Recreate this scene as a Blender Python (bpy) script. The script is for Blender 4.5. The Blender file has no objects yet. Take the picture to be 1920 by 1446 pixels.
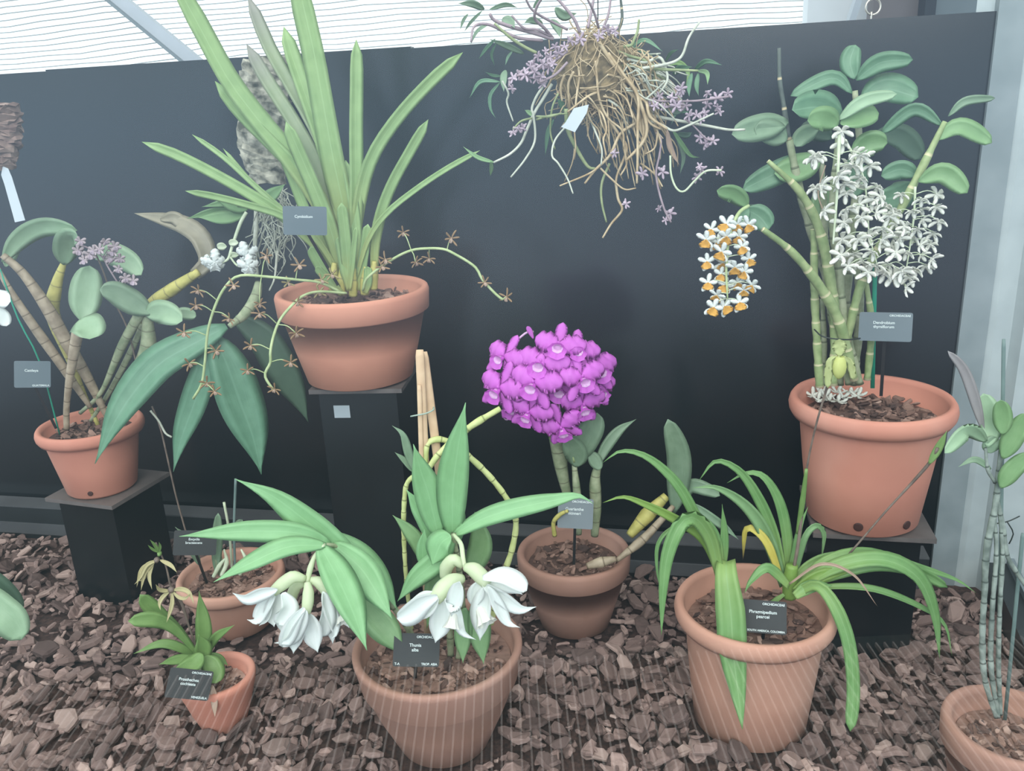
import bpy, math, random
from math import sin, cos, tan, pi, radians, sqrt
from mathutils import Vector, Matrix, Quaternion

# ------------------------------------------------------------------ camera
F_PX, PITCH, ROLL, CAM_H = 1600.0, radians(18), radians(2.7), 0.935
scene = bpy.context.scene
COL = scene.collection
_h = Vector((1, 0, 0)); _n = Vector((0, sin(PITCH), cos(PITCH))); FW = Vector((0, cos(PITCH), -sin(PITCH)))
RT = _h * cos(ROLL) - _n * sin(ROLL); UP = _h * sin(ROLL) + _n * cos(ROLL)
CAM = Vector((0, 0, CAM_H))
cd = bpy.data.cameras.new('camera'); cam = bpy.data.objects.new('camera', cd); COL.objects.link(cam)
m = Matrix.Identity(4)
for i in range(3):
    m[i][0], m[i][1], m[i][2], m[i][3] = RT[i], UP[i], -FW[i], CAM[i]
cam.matrix_world = m
cd.sensor_width = 36; cd.lens = 36 * F_PX / 1920; cd.clip_start = 0.02; cd.clip_end = 100
scene.camera = cam

# ------------------------------------------------------------------ light and exposure
scene.view_settings.view_transform = 'Standard'; scene.view_settings.look = 'None'
scene.view_settings.gamma = 1; scene.view_settings.use_curve_mapping = False
scene.view_settings.exposure = 0.22
wd = bpy.data.worlds.new('overcast_sky'); scene.world = wd; wd.use_nodes = True
bg = wd.node_tree.nodes['Background']
# overcast greenhouse daylight: white glazing beyond the case, dimmer bluish house behind the visitors, paler overhead
_t = wd.node_tree; _tc = _t.nodes.new('ShaderNodeTexCoord'); _sp = _t.nodes.new('ShaderNodeSeparateXYZ'); _t.links.new(_tc.outputs['Generated'], _sp.inputs[0])
def _ramp(src, lo, hi, stops):
    mr = _t.nodes.new('ShaderNodeMapRange'); mr.inputs[1].default_value = lo; mr.inputs[2].default_value = hi; _t.links.new(src, mr.inputs[0])
    r = _t.nodes.new('ShaderNodeValToRGB')
    while len(r.color_ramp.elements) < len(stops): r.color_ramp.elements.new(.5)
    for e, (p, c) in zip(r.color_ramp.elements, stops): e.position = p; e.color = c + (1,)
    _t.links.new(mr.outputs[0], r.inputs[0]); return r.outputs[0]
_back = _ramp(_sp.outputs[2], -1, 1, [(0, (.20, .24, .28)), (.20, (.12, .16, .18)), (.31, (.14, .19, .21)), (.36, (.30, .36, .42)), (.41, (.60, .71, .86)), (.50, (.66, .88, 1.12)), (.62, (.74, .90, 1.0)), (.75, (.95, 1.0, 1.0))])
_side = _ramp(_sp.outputs[0], -.6, .6, [(0, (1.05, 1.05, 1.05)), (.45, (.95, .95, .95)), (.8, (.62, .62, .66)), (1, (.8, .8, .8))])
_mm = _t.nodes.new('ShaderNodeMix'); _mm.data_type = 'RGBA'; _mm.blend_type = 'MULTIPLY'; _mm.inputs[0].default_value = 1; _t.links.new(_back, _mm.inputs[6]); _t.links.new(_side, _mm.inputs[7]); _back = _mm.outputs[2]
_fac = _ramp(_sp.outputs[1], -.1, .3, [(0, (0, 0, 0)), (1, (1, 1, 1))])
_mx = _t.nodes.new('ShaderNodeMix'); _mx.data_type = 'RGBA'; _t.links.new(_fac, _mx.inputs[0]); _t.links.new(_back, _mx.inputs[6]); _mx.inputs[7].default_value = (.92, 1.0, 1.0, 1)
_t.links.new(_mx.outputs[2], bg.inputs[0]); bg.inputs[1].default_value = 1.25
def area(name, loc, target, size, power, col=(1, 1, 1)):
    l = bpy.data.lights.new(name, 'AREA'); l.size = size; l.energy = power; l.color = col
    o = bpy.data.objects.new(name, l); COL.objects.link(o); o.location = loc
    o.rotation_euler = (Vector(target) - Vector(loc)).to_track_quat('-Z', 'Y').to_euler()
    return o
area('roof_daylight', (-0.3, 0.1, 3.2), (0, 1.4, 0.3), 2.2, 30, (1.0, 1.0, 0.98))
area('front_fill', (-0.2, -2.2, 2.6), (0, 1.4, 0.3), 2.4, 118, (1.0, 1.0, 1.0))  # added fill lamp behind the camera, lifts pot fronts and white petals

# ------------------------------------------------------------------ pixel <-> place
def ray(x, y): return RT * ((x - 960) / F_PX) - UP * ((y - 723) / F_PX) + FW
def W(x, y, Y):
    r = ray(x, y); return CAM + r * (Y / r.y)
def G(x, y, z=0.0):
    r = ray(x, y); return CAM + r * ((z - CAM_H) / r.z)
def mpp(p): return (p - CAM).dot(FW) / F_PX
WY0, WS = 1.68, -0.22                       # the black panel stands on the line Y = WY0 + WS*x
WANG = math.atan(WS)

# ------------------------------------------------------------------ materials
def lin(c):
    if isinstance(c, str): c = tuple(int(c[i:i + 2], 16) for i in (0, 2, 4))
    return tuple(((v / 255) / 12.92 if v / 255 < .04045 else ((v / 255 + .055) / 1.055) ** 2.4) for v in c) + (1,)
def nt(name):
    mt = bpy.data.materials.new(name); mt.use_nodes = True
    t = mt.node_tree; return mt, t, t.nodes['Principled BSDF'], t.nodes['Material Output']
def ramp(t, fac, stops):
    r = t.nodes.new('ShaderNodeValToRGB')
    while len(r.color_ramp.elements) < len(stops): r.color_ramp.elements.new(.5)
    for e, (p, c) in zip(r.color_ramp.elements, stops): e.position = p; e.color = c
    t.links.new(fac, r.inputs[0]); return r.outputs[0]
def noise(t, scale, detail=4, coord='Object', sc=None):
    tc = t.nodes.new('ShaderNodeTexCoord'); n = t.nodes.new('ShaderNodeTexNoise')
    n.inputs['Scale'].default_value = scale; n.inputs['Detail'].default_value = detail
    src = tc.outputs[coord]
    if sc:
        mp = t.nodes.new('ShaderNodeMapping'); mp.inputs['Scale'].default_value = sc
        t.links.new(src, mp.inputs[0]); src = mp.outputs[0]
    t.links.new(src, n.inputs['Vector']); return n.outputs[0]
def bump(t, p, fac, strength, dist=0.002):
    b = t.nodes.new('ShaderNodeBump'); b.inputs['Strength'].default_value = strength; b.inputs['Distance'].default_value = dist
    t.links.new(fac, b.inputs['Height']); t.links.new(b.outputs[0], p.inputs['Normal'])
def mix(t, f, a, b, mode='MIX'):
    x = t.nodes.new('ShaderNodeMix'); x.data_type = 'RGBA'; x.blend_type = mode
    for s, v in ((x.inputs[0], f), (x.inputs[6], a), (x.inputs[7], b)):
        if hasattr(v, 'default_value') or hasattr(v, 'is_output'): t.links.new(v, s)
        else: s.default_value = v
    return x.outputs[2]
def simple(name, c1, c2=None, scale=30, rough=.6, bmp=0, metal=0):
    mt, t, p, o = nt(name); p.inputs['Roughness'].default_value = rough; p.inputs['Metallic'].default_value = metal
    n = noise(t, scale)
    t.links.new(ramp(t, n, [(.35, lin(c1)), (.65, lin(c2 or c1))]), p.inputs['Base Color'])
    if bmp: bump(t, p, n, bmp)
    return mt
def leaf_mat(name, c1, c2, rib=None, trans=.28, rough=.42, tip=None, base=None):
    """u runs across the blade, v from base to tip"""
    mt, t, p, o = nt(name); p.inputs['Roughness'].default_value = rough
    c1, c2, rib, tip, base = [c and '%02x%02x%02x' % tuple(int(int(c[i:i + 2], 16) * (1 - PALE) + q * PALE) for i, q in ((0, 205), (2, 215), (4, 200))) for c in (c1, c2, rib, tip, base)]
    uv = t.nodes.new('ShaderNodeTexCoord'); sep = t.nodes.new('ShaderNodeSeparateXYZ'); t.links.new(uv.outputs['UV'], sep.inputs[0])
    col = ramp(t, noise(t, 45, 3), [(.3, lin(c1)), (.7, lin(c2))])
    st = noise(t, 9, 2, 'UV', (9, .6, 1))
    col = mix(t, .35, col, ramp(t, st, [(.35, lin(c1)), (.65, lin(c2))]))
    if base:
        r = ramp(t, sep.outputs[1], [(0.0, (1, 1, 1, 1)), (.45, (0, 0, 0, 1))]); col = mix(t, r, col, lin(base))
    if tip:
        r = ramp(t, sep.outputs[1], [(.8, (0, 0, 0, 1)), (1, (1, 1, 1, 1))]); col = mix(t, r, col, lin(tip))
    if rib:
        r = ramp(t, sep.outputs[0], [(.46, (0, 0, 0, 1)), (.495, (.6, .6, .6, 1)), (.505, (.6, .6, .6, 1)), (.54, (0, 0, 0, 1))]); col = mix(t, r, col, lin(rib) )
    t.links.new(col, p.inputs['Base Color']); bump(t, p, st, .25, .001)
    tr = t.nodes.new('ShaderNodeBsdfTranslucent'); t.links.new(col, tr.inputs[0])
    mx = t.nodes.new('ShaderNodeMixShader'); mx.inputs[0].default_value = trans
    t.links.new(p.outputs[0], mx.inputs[1]); t.links.new(tr.outputs[0], mx.inputs[2]); t.links.new(mx.outputs[0], o.inputs[0])
    return mt
def petal_mat(name, c1, c2, trans=.45):
    return leaf_mat(name, c1, c2, None, trans, .55)
def terracotta(name, c1, c2, c3):
    mt, t, p, o = nt(name); p.inputs['Roughness'].default_value = .8
    a = ramp(t, noise(t, 9, 4), [(.3, lin(c1)), (.7, lin(c2))])
    b = ramp(t, noise(t, 5, 5, 'Object', (1, 1, .5)), [(.52, (0, 0, 0, 1)), (.72, (.6, .6, .6, 1))])
    t.links.new(mix(t, b, a, lin(c3)), p.inputs['Base Color']); bump(t, p, noise(t, 160, 3), .12, .001)
    return mt
def stem_mat(name, c1, c2, node=None):
    mt, t, p, o = nt(name); p.inputs['Roughness'].default_value = .5
    col = ramp(t, noise(t, 60, 3), [(.35, lin(c1)), (.65, lin(c2))])
    if node:
        uv = t.nodes.new('ShaderNodeTexCoord'); sep = t.nodes.new('ShaderNodeSeparateXYZ'); t.links.new(uv.outputs['UV'], sep.inputs[0])
        fr = t.nodes.new('ShaderNodeMath'); fr.operation = 'FRACT'; t.links.new(sep.outputs[1], fr.inputs[0])
        r = ramp(t, fr.outputs[0], [(0, (1, 1, 1, 1)), (.06, (.8, .8, .8, 1)), (.1, (0, 0, 0, 1)), (1, (0, 0, 0, 1))])
        col = mix(t, r, col, lin(node))
    t.links.new(col, p.inputs['Base Color']); bump(t, p, noise(t, 40, 2, 'UV', (8, .3, 1)), .3, .001)
    return mt
def bark_mat(name, stops):
    mt, t, p, o = nt(name); p.inputs['Roughness'].default_value = .85
    ge = t.nodes.new('ShaderNodeNewGeometry'); oi = t.nodes.new('ShaderNodeObjectInfo')
    ad = t.nodes.new('ShaderNodeMath'); ad.operation = 'ADD'; t.links.new(ge.outputs['Random Per Island'], ad.inputs[0]); t.links.new(oi.outputs['Random'], ad.inputs[1])
    fr = t.nodes.new('ShaderNodeMath'); fr.operation = 'FRACT'; t.links.new(ad.outputs[0], fr.inputs[0])
    col = ramp(t, fr.outputs[0], [(p_, lin(c)) for p_, c in stops])
    n = noise(t, 70, 5, 'Object', (1, 2.2, 1))
    col = mix(t, .55, col, ramp(t, n, [(.3, lin('4a4242')), (.7, lin('b5aaa6'))]), 'SOFT_LIGHT')
    t.links.new(col, p.inputs['Base Color']); bump(t, p, n, .6, .002)
    return mt

PALE = .16
M = {}
M['terra'] = terracotta('terracotta', 'bb806a', 'c68b74', 'd2a08b')
M['terra_pink'] = terracotta('terracotta_pink', 'bb7c69', 'c68873', 'd19f8d')
M['terra_dark'] = terracotta('terracotta_dull', '94705f', 'a37d6e', 'b08e80')
M['terra_tan'] = terracotta('terracotta_tan', 'b1836f', 'bd917d', 'c8a593')
M['hole'] = simple('hole_dark', '3a1d16')
M['bark'] = bark_mat('bark_chip', [(0, '62524d'), (.25, '786762'), (.5, '89766f'), (.75, '99857e'), (.93, 'b3a097'), (1, '6c5b55')])
M['potbark'] = bark_mat('potting_bark', [(0, '4a3a35'), (.3, '735b50'), (.6, '8a7063'), (.85, 'a08679'), (1, 'b39c8f')])
M['soil'] = simple('bark_fines', '2c1f1b', '4a352e', 120, .9, .8)
M['panel'] = simple('black_panel', '0d1316', '12191c', 3, .22)
M['pedestal'] = simple('black_pedestal', '0b1012', '12181a', 6, .3)
M['plate'] = simple('grey_plate', '55504e', '68625f', 20, .45, .1)
M['kerb'] = simple('dark_kerb', '1b2022', '262b2d', 8, .4)
M['strip'] = simple('grey_strip', '4a4c4e', '55585a', 8, .4)
M['concrete'] = simple('pale_concrete', '9aa5a6', 'a8b3b3', 14, .85, .15)
M['concrete_shade'] = simple('shaded_concrete', '788486', '869193', 14, .85, .1)  # darker copy of the concrete, for the shaded face
M['white'] = simple('white_paint', 'dde4e6', 'e8eef0', 5, .5)
M['brownpanel'] = simple('brown_panel', '66605f', '706a6b', 5, .5)
M['post'] = simple('dark_post', '20262e', '262d36', 5, .5)
M['greypanel'] = simple('grey_panel', '6c787c', '768286', 5, .5)
M['steel'] = simple('eye_hook_steel', 'b9b4a8', 'cbc6ba', 20, .3, 0, .8)
M['slat'] = simple('shade_slat', '9aa3a4', 'aab2b3', 5, .6)
M['rafter'] = simple('rafter_white', 'a9b2b8', 'b5bdc3', 5, .5)
M['sign'] = simple('label_black', '0b1416', '0e181a', 8, .55)
M['sign_grey_reflect'] = simple('label_grey_reflect', '48595f', '505f66', 8, .4)  # lighter copy of the black label, reflection on the plate put into its colour
M['signtext'] = simple('label_text', 'b9c6c4', 'c6d2d0', 8, .5)
M['stake'] = simple('label_stake', '1c2022', '26292a', 30, .5)
M['greenstake'] = simple('green_stake', '0c8a6c', '12987a', 8, .45)
M['greystake'] = simple('grey_green_stake', '5f7470', '6d827d', 20, .6)
M['cane_wood'] = simple('split_bamboo', 'c2a483', 'd3b896', 40, .6, .2)
M['twine'] = simple('pale_tie', '8ea294', 'a0b2a4', 40, .6)
M['wire'] = simple('dark_tie', '1b2420', '262f2b', 40, .5)
M['tag'] = simple('white_tag', 'b4bfc5', 'bfc9ce', 6, .6)
M['rectangle'] = simple('grey_white_rectangle', '8f9ba0', '9aa6ab', 6, .6)
M['cork'] = simple('cork_bark', '45463a', 'b4b2a2', 55, .95, 1.0)
M['cork_tan'] = simple('cork_tan', '6b5750', '9c877c', 40, .9, 1.0)
M['moss'] = simple('fibre_ball', '4f4531', '8f7e5c', 90, .95, 1.0)
M['root'] = stem_mat('tan_root', 'a08a66', 'c6b491')
M['root_pale'] = stem_mat('pale_root', 'a7ad9c', 'c9cdbd')
M['root_green'] = stem_mat('green_root', '7d8b5e', '9aa678')
M['lf_cym'] = leaf_mat('strap_leaf', '86ac64', 'a2c67c', 'aed08c', base='b0b862')
M['lf_cym2'] = leaf_mat('strap_leaf_dusky', '80966c', '9bab82', None, tip='8f8a86', base='a3ad55')
M['lf_thunia'] = leaf_mat('soft_green_leaf', '7cb676', '90ca8b', '98d093')
M['lf_phrag'] = leaf_mat('bright_strap_leaf', '5c9247', '74a55c', '8cba74', base='95b860')
M['lf_yellow'] = leaf_mat('yellowing_leaf', 'c9b83e', 'd8ca58', None, tip='5b4030')
M['lf_olive'] = leaf_mat('olive_leaf', '6f9a35', '86ac48')
M['lf_dend'] = leaf_mat('dusky_green_leaf', '4d7d5a', '6b9a74', '7da886')
M['lf_dend2'] = leaf_mat('fresh_green_leaf', '6c9a5c', '88b476')
M['lf_catt'] = leaf_mat('grey_green_leaf', '6c8c6c', '8aa887')
M['lf_pale'] = leaf_mat('pale_green_leaf', '8db288', 'a5c7a0')
M['lf_brown'] = leaf_mat('brownish_leaf', '837c66', 'a39a80')
M['lf_dark'] = leaf_mat('deep_green_leaf', '4d8463', '629a78', '6ea384')
M['lf_dim'] = leaf_mat('dark_leaf', '3c5a44', '4b6b52')
M['lf_h'] = leaf_mat('mid_green_leaf', '5f8a3c', '7ca352')
M['dry'] = leaf_mat('dry_leaf', 'a98a74', 'c0a08a')
M['pinkish'] = leaf_mat('mauve_leaf', '8a8488', 'a29c9e')
M['cane'] = stem_mat('green_cane', '7f9460', '9fae7a', 'cfc7a0')
M['cane2'] = stem_mat('sheathed_cane', '7d8a66', 'a5ab8c', '5b6448')
M['cane_y'] = stem_mat('yellow_cane', 'b5c07c', 'ccd694', '7d8450')
M['cane_dark'] = stem_mat('dark_cane', '46504a', '5a645c', 'd0bf98')
M['cane_grey'] = stem_mat('grey_cane', '66726a', '9aa69c', '46504a')
M['bulb'] = stem_mat('grey_pseudobulb', '7d8c6a', 'a3ab8a', '6b6f55')
M['bulb_y'] = stem_mat('yellow_pseudobulb', 'a8a458', 'c4bd6c', '8a8450')
M['bulb_b'] = stem_mat('brown_pseudobulb', '8a7c66', 'aa9c84', '6b5d48')
M['spike'] = stem_mat('pale_spike', '9db07a', 'b5c592')
M['spike_w'] = stem_mat('whitish_spike', 'b5c3a2', 'cdd8bc')
M['spike_l'] = stem_mat('lilac_spike', '85757c', 'a08e94')
M['spike_d'] = stem_mat('dark_scape', '5d5148', '7c6e62')
M['fl_brown'] = petal_mat('brown_petal', 'a07c54', 'c39c70')
M['fl_browny'] = petal_mat('cream_brown_petal', 'b5a268', 'c9b87c')
M['fl_liplt'] = petal_mat('cream_lip', 'd9b8a0', 'e6cbb4')
M['fl_mag'] = petal_mat('magenta_petal', 'e05ee4', 'ea78ee', .4)
M['fl_mag_lip'] = petal_mat('magenta_lip', 'd84edd', 'e56be9', .4)
M['fl_mag_in'] = petal_mat('pale_pink_throat', 'f6c0f6', 'fbd6fa', .4)
M['fl_white'] = petal_mat('white_petal', 'f0f7f5', 'fafffd', .3)
M['fl_cream'] = petal_mat('cream_white_petal', 'f2f2e6', 'fafaf2', .22)
M['fl_tube'] = petal_mat('greenish_white_tube', 'dbe8bd', 'e8f2d0', .35)
M['fl_yel'] = petal_mat('orange_yellow_lip', 'eba62c', 'f5bd48', .35)
M['fl_lil'] = petal_mat('lilac_petal', 'c6aec2', 'dcc8d6', .35)
M['fl_lil2'] = petal_mat('dusky_lilac_petal', 'bca9b0', 'd0bfc5', .35)
M['fl_spider'] = petal_mat('straw_petal', 'bdb27a', 'd0c592', .3)
M['fl_slip'] = petal_mat('yellow_green_slipper', 'cbd370', 'd9e086', .3)
M['fl_slip2'] = petal_mat('pale_green_petal', 'b8c47c', 'c6d08e', .3)

# ------------------------------------------------------------------ mesh building
class MB:
    def __init__(s): s.v = []; s.f = []; s.uv = []; s.mi = []
    def grid(s, rows, closed=True, uvs=None, cap0=True, cap1=True, mi=0):
        b = len(s.v); n = len(rows[0])
        for i, r in enumerate(rows):
            for j, p in enumerate(r):
                s.v.append(tuple(p)); s.uv.append(uvs[i][j] if uvs else (j / n, i / max(1, len(rows) - 1)))
        for i in range(len(rows) - 1):
            for j in range(n if closed else n - 1):
                k = (j + 1) % n
                s.f.append((b + i * n + j, b + i * n + k, b + (i + 1) * n + k, b + (i + 1) * n + j)); s.mi.append(mi)
        if closed and cap0: s.f.append(tuple(b + j for j in range(n))[::-1]); s.mi.append(mi)
        if closed and cap1: s.f.append(tuple(b + (len(rows) - 1) * n + j for j in range(n))); s.mi.append(mi)
    def box(s, c, size, rot=None, mi=0):
        b = len(s.v); c = Vector(c); R = rot or Matrix.Identity(3)
        for x in (-.5, .5):
            for y in (-.5, .5):
                for z in (-.5, .5):
                    s.v.append(tuple(c + R @ Vector((x * size[0], y * size[1], z * size[2])))); s.uv.append((x + .5, z + .5))
        for f in ((0, 1, 3, 2), (4, 6, 7, 5), (0, 4, 5, 1), (2, 3, 7, 6), (0, 2, 6, 4), (1, 5, 7, 3)):
            s.f.append(tuple(b + i for i in f)); s.mi.append(mi)
    def merge(s, o, mat):
        b = len(s.v); s.v += [tuple(mat @ Vector(p)) for p in o.v]; s.uv += o.uv
        s.f += [tuple(b + i for i in f) for f in o.f]; s.mi += o.mi
    def mesh(s, name, mats, smooth=True):
        me = bpy.data.meshes.new(name); me.from_pydata(s.v, [], s.f)
        for mt in (mats if isinstance(mats, (list, tuple)) else [mats]): me.materials.append(M[mt] if isinstance(mt, str) else mt)
        if len(me.materials) > 1: me.polygons.foreach_set('material_index', s.mi)
        ul = me.uv_layers.new(name='UVMap')
        lv = [0] * len(me.loops); me.loops.foreach_get('vertex_index', lv)
        fl = []
        for i in lv: fl += s.uv[i]
        ul.data.foreach_set('uv', fl)
        if smooth: me.polygons.foreach_set('use_smooth', [True] * len(me.polygons))
        me.update(); return me
    def build(s, name, mats, parent=None, smooth=True, origin=None):
        """verts are in world space; the object's origin goes to ORIGIN"""
        o0 = Vector(origin) if origin is not None else Vector((0, 0, 0))
        if origin is not None: s.v = [tuple(Vector(p) - o0) for p in s.v]
        o = bpy.data.objects.new(name, s.mesh(name, mats, smooth)); COL.objects.link(o)
        o['w'] = 0; del o['w']
        if parent is not None:
            o.parent = parent; o.location = o0 - world_of(parent)
        else: o.location = o0
        return o
def world_of(o):
    p = Vector(o.location)
    while o.parent is not None:
        o = o.parent; p += Vector(o.location)
    return p
def tag(o, label=None, cat=None, group=None, kind=None):
    if label: o['label'] = label
    if cat: o['category'] = cat
    if group: o['group'] = group
    if kind: o['kind'] = kind
    return o
def thing(name, loc, label, cat, group=None):
    o = bpy.data.objects.new(name, None); COL.objects.link(o); o.location = loc; o.empty_display_size = .05
    return tag(o, label, cat, group)

def catmull(P, n):
    """resample a polyline smoothly to n points, evenly by chord"""
    P = [Vector(p) for p in P]
    if len(P) == 2: return [P[0].lerp(P[1], i / (n - 1)) for i in range(n)]
    Q = [P[0] * 2 - P[1]] + P + [P[-1] * 2 - P[-2]]
    L = [0]
    for a, b in zip(P, P[1:]): L.append(L[-1] + max((b - a).length, 1e-6))
    out = []; k = 0
    for i in range(n):
        s = L[-1] * i / (n - 1)
        while k < len(P) - 2 and s > L[k + 1]: k += 1
        t = min(1, (s - L[k]) / (L[k + 1] - L[k])); a, b, c, d = Q[k:k + 4]
        out.append(.5 * ((2 * b) + (c - a) * t + (2 * a - 5 * b + 4 * c - d) * t * t + (3 * b - a - 3 * c + d) * t ** 3))
    return out
PROF = {
    'strap': lambda t: (.55 + .45 * min(1, t / .35)) * (sqrt(max(0, 1 - max(0, (t - .88) / .12) ** 2)) if t > .88 else 1) * (1 - .15 * t),
    'taper': lambda t: (.6 + .4 * min(1, t / .3)) * max(0, 1 - max(0, (t - .45) / .55) ** 1.6),
    'lance': lambda t: (.18 + .82 * sin(pi * min(1, t ** .8)) ** .9) * (1 if t < .5 else max(0, 1 - ((t - .5) / .5) ** 3)),
    'oval': lambda t: (.12 + .88 * (1 - abs((t - .5) / .5) ** 2.4)) if t < .5 else sqrt(max(0, 1 - ((t - .5) / .5) ** 2.3)),
    'petal': lambda t: (.25 + .75 * sin(pi * min(1, t / .62) / 2)) * (1 if t < .62 else sqrt(max(0, 1 - ((t - .62) / .38) ** 2))),
    'spoon': lambda t: (.2 + .8 * (min(1, t / .75)) ** 1.5) * (1 if t < .8 else sqrt(max(0, 1 - ((t - .8) / .2) ** 2))),
}
def ribbon(mb, pts, w, prof, wdir, fold=.12, thick=.0006, n=16, ruffle=0, mi=0, seed=0, curl=0):
    C = catmull(pts, n); fn = PROF[prof]; rows = []; uvs = []
    N = len(C); wd_ = None
    for i, c in enumerate(C):
        t = i / (N - 1)
        T = (C[min(N - 1, i + 1)] - C[max(0, i - 1)]).normalized()
        d = wdir(c, T, t) if callable(wdir) else Vector(wdir)
        d = d - T * d.dot(T)
        if d.length < .15 and wd_ is not None: d = wd_ - T * wd_.dot(T)
        d.normalize()
        if wd_ is not None:
            d = (wd_ * .5 + d * .5) if wd_.dot(d) > 0 else (wd_ * .8 - d * .2)
            d = (d - T * d.dot(T)).normalized()
        wd_ = d
        nn = d.cross(T).normalized()
        hw = .5 * (w(t, c) if callable(w) else w) * max(fn(t), .015)
        row = []; uv = []
        for u in (-1, -.5, 0, .5, 1):
            z = (abs(u) - .5) * 2 * fold * hw + (curl * hw * (u * u))
            if ruffle: z += ruffle * hw * abs(u) ** 2 * sin(t * 19 + u * 2.3 + seed * 1.7); 
            rr = 1 + (ruffle * .18 * sin(t * 31 + seed) if ruffle and abs(u) == 1 else 0)
            row.append(c + d * (hw * u * rr) + nn * z); uv.append(((u + 1) / 2, t))
        for u in (.5, 0, -.5):
            z = (abs(u) - .5) * 2 * fold * hw + (curl * hw * u * u)
            if ruffle: z += ruffle * hw * abs(u) ** 2 * sin(t * 19 + u * 2.3 + seed * 1.7)
            th = min(thick, hw * .7)
            row.append(c + d * (hw * u) + nn * (z - th)); uv.append(((u + 1) / 2, t))
        rows.append(row); uvs.append(uv)
    mb.grid(rows, True, uvs, mi=mi)
def tube(mb, pts, r, n=None, k=8, seg=None, mi=0, swell=None):
    """r: number, list along the path or function of t; seg = metres between node rings (uv.v counts them)"""
    n = n or max(3, min(40, 5 * len(pts))); C = catmull(pts, n); rows = []; uvs = []; N = len(C)
    L = 0; a = None
    for i, c in enumerate(C):
        t = i / (N - 1)
        if i: L += (c - C[i - 1]).length
        T = (C[min(N - 1, i + 1)] - C[max(0, i - 1)]).normalized()
        if a is None: a = T.orthogonal().normalized()
        a = (a - T * a.dot(T)).normalized(); b = T.cross(a)
        if callable(r): rad = r(t)
        elif isinstance(r, (list, tuple)):
            q = t * (len(r) - 1); j = min(int(q), len(r) - 2); rad = r[j] + (r[j + 1] - r[j]) * (q - j)
        else: rad = r
        rows.append([c + (a * cos(2 * pi * q / k) + b * sin(2 * pi * q / k)) * rad for q in range(k)])
        uvs.append([(q / k, L / (seg or .03)) for q in range(k)])
    mb.grid(rows, True, uvs, mi=mi)
def cane_tube(mb, pts, r, seg, k=9):
    """a jointed cane: swollen internodes, pinched and ringed at the nodes"""
    L = sum((Vector(b) - Vector(a)).length for a, b in zip(pts, pts[1:]))
    ns = max(2, int(L / seg)); n = ns * 5 + 1; C = catmull(pts, n); rows = []; uvs = []; a = None
    for i, c in enumerate(C):
        t = i / (n - 1); ph = (i % 5) / 5
        T = (C[min(n - 1, i + 1)] - C[max(0, i - 1)]).normalized()
        if a is None: a = T.orthogonal().normalized()
        a = (a - T * a.dot(T)).normalized(); b = T.cross(a)
        rr = r[0] if not isinstance(r, (list, tuple)) else 0
        if isinstance(r, (list, tuple)):
            q = t * (len(r) - 1); j = min(int(q), len(r) - 2); rr = r[j] + (r[j + 1] - r[j]) * (q - j)
        rr *= (1.06, .9, .96, 1.02, 1.06)[i % 5]
        rows.append([c + (a * cos(2 * pi * q / k) + b * sin(2 * pi * q / k)) * rr for q in range(k)]); uvs.append([(q / k, i / 5) for q in range(k)])
    mb.grid(rows, True, uvs)
def lathe(mb, prof, c, k=56, mi=0, close=True):
    rows = [[(c[0] + r * cos(2 * pi * j / k), c[1] + r * sin(2 * pi * j / k), c[2] + z) for j in range(k)] for r, z in prof]
    mb.grid(rows, True, None, mi=mi)

# pixel-traced plant pieces: every point gets its own distance d (metres nearer/farther than the plant's axis)
class Plant:
    def __init__(s, root, Y): s.root = root; s.Y = Y; s.i = 0
    def pts(s, P, d):
        n = len(P); out = []
        for i, p in enumerate(P):
            t = i / (n - 1) if n > 1 else 0
            q = t * (len(d) - 1); j = min(int(q), len(d) - 2); dd = d[j] + (d[j + 1] - d[j]) * (q - j)
            if len(p) > 2: dd = p[2]
            out.append(W(p[0], p[1], s.Y + dd))
        return out
    def leaf(s, P, w, mat, prof='strap', d=(0, -.03), tw=None, fold=.18, name='leaf', n=18, ruffle=0, curl=0, thick=.0007, label=None):
        s.i += 1; rnd = random.Random(s.i * 7 + int(s.Y * 1000))
        tw = radians(rnd.uniform(-22, 22) if tw is None else tw)
        def wdir(c, T, t):
            v = (CAM - c).normalized(); x = T.cross(v)
            if x.length < .1: x = RT.copy()
            return Quaternion(T, tw) @ x.normalized()
        mb = MB(); ribbon(mb, s.pts(P, d), lambda t, c: w * mpp(c) / max(.75, cos(tw)), prof, wdir, fold, thick, n, ruffle, seed=s.i, curl=curl)
        o = mb.build(name, mat, s.root)
        if label: o['label'] = label
        return o
    def stem(s, P, w, mat, d=(0, 0), name='stem', seg=.03, k=8, n=None):
        pp = s.pts(P, d); mp = mpp(pp[0]); r = [x * mp / 2 for x in w] if isinstance(w, (list, tuple)) else w * mp / 2
        mb = MB(); tube(mb, pp, r, n, k, seg); return mb.build(name, mat, s.root)
    def cane(s, P, w, mat, d=(0, 0), name='cane', seg=.03):
        pp = s.pts(P, d); mp = mpp(pp[0]); r = [x * mp / 2 for x in (w if isinstance(w, (list, tuple)) else (w, w))]
        mb = MB(); cane_tube(mb, pp, r, seg); return mb.build(name, mat, s.root)

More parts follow.
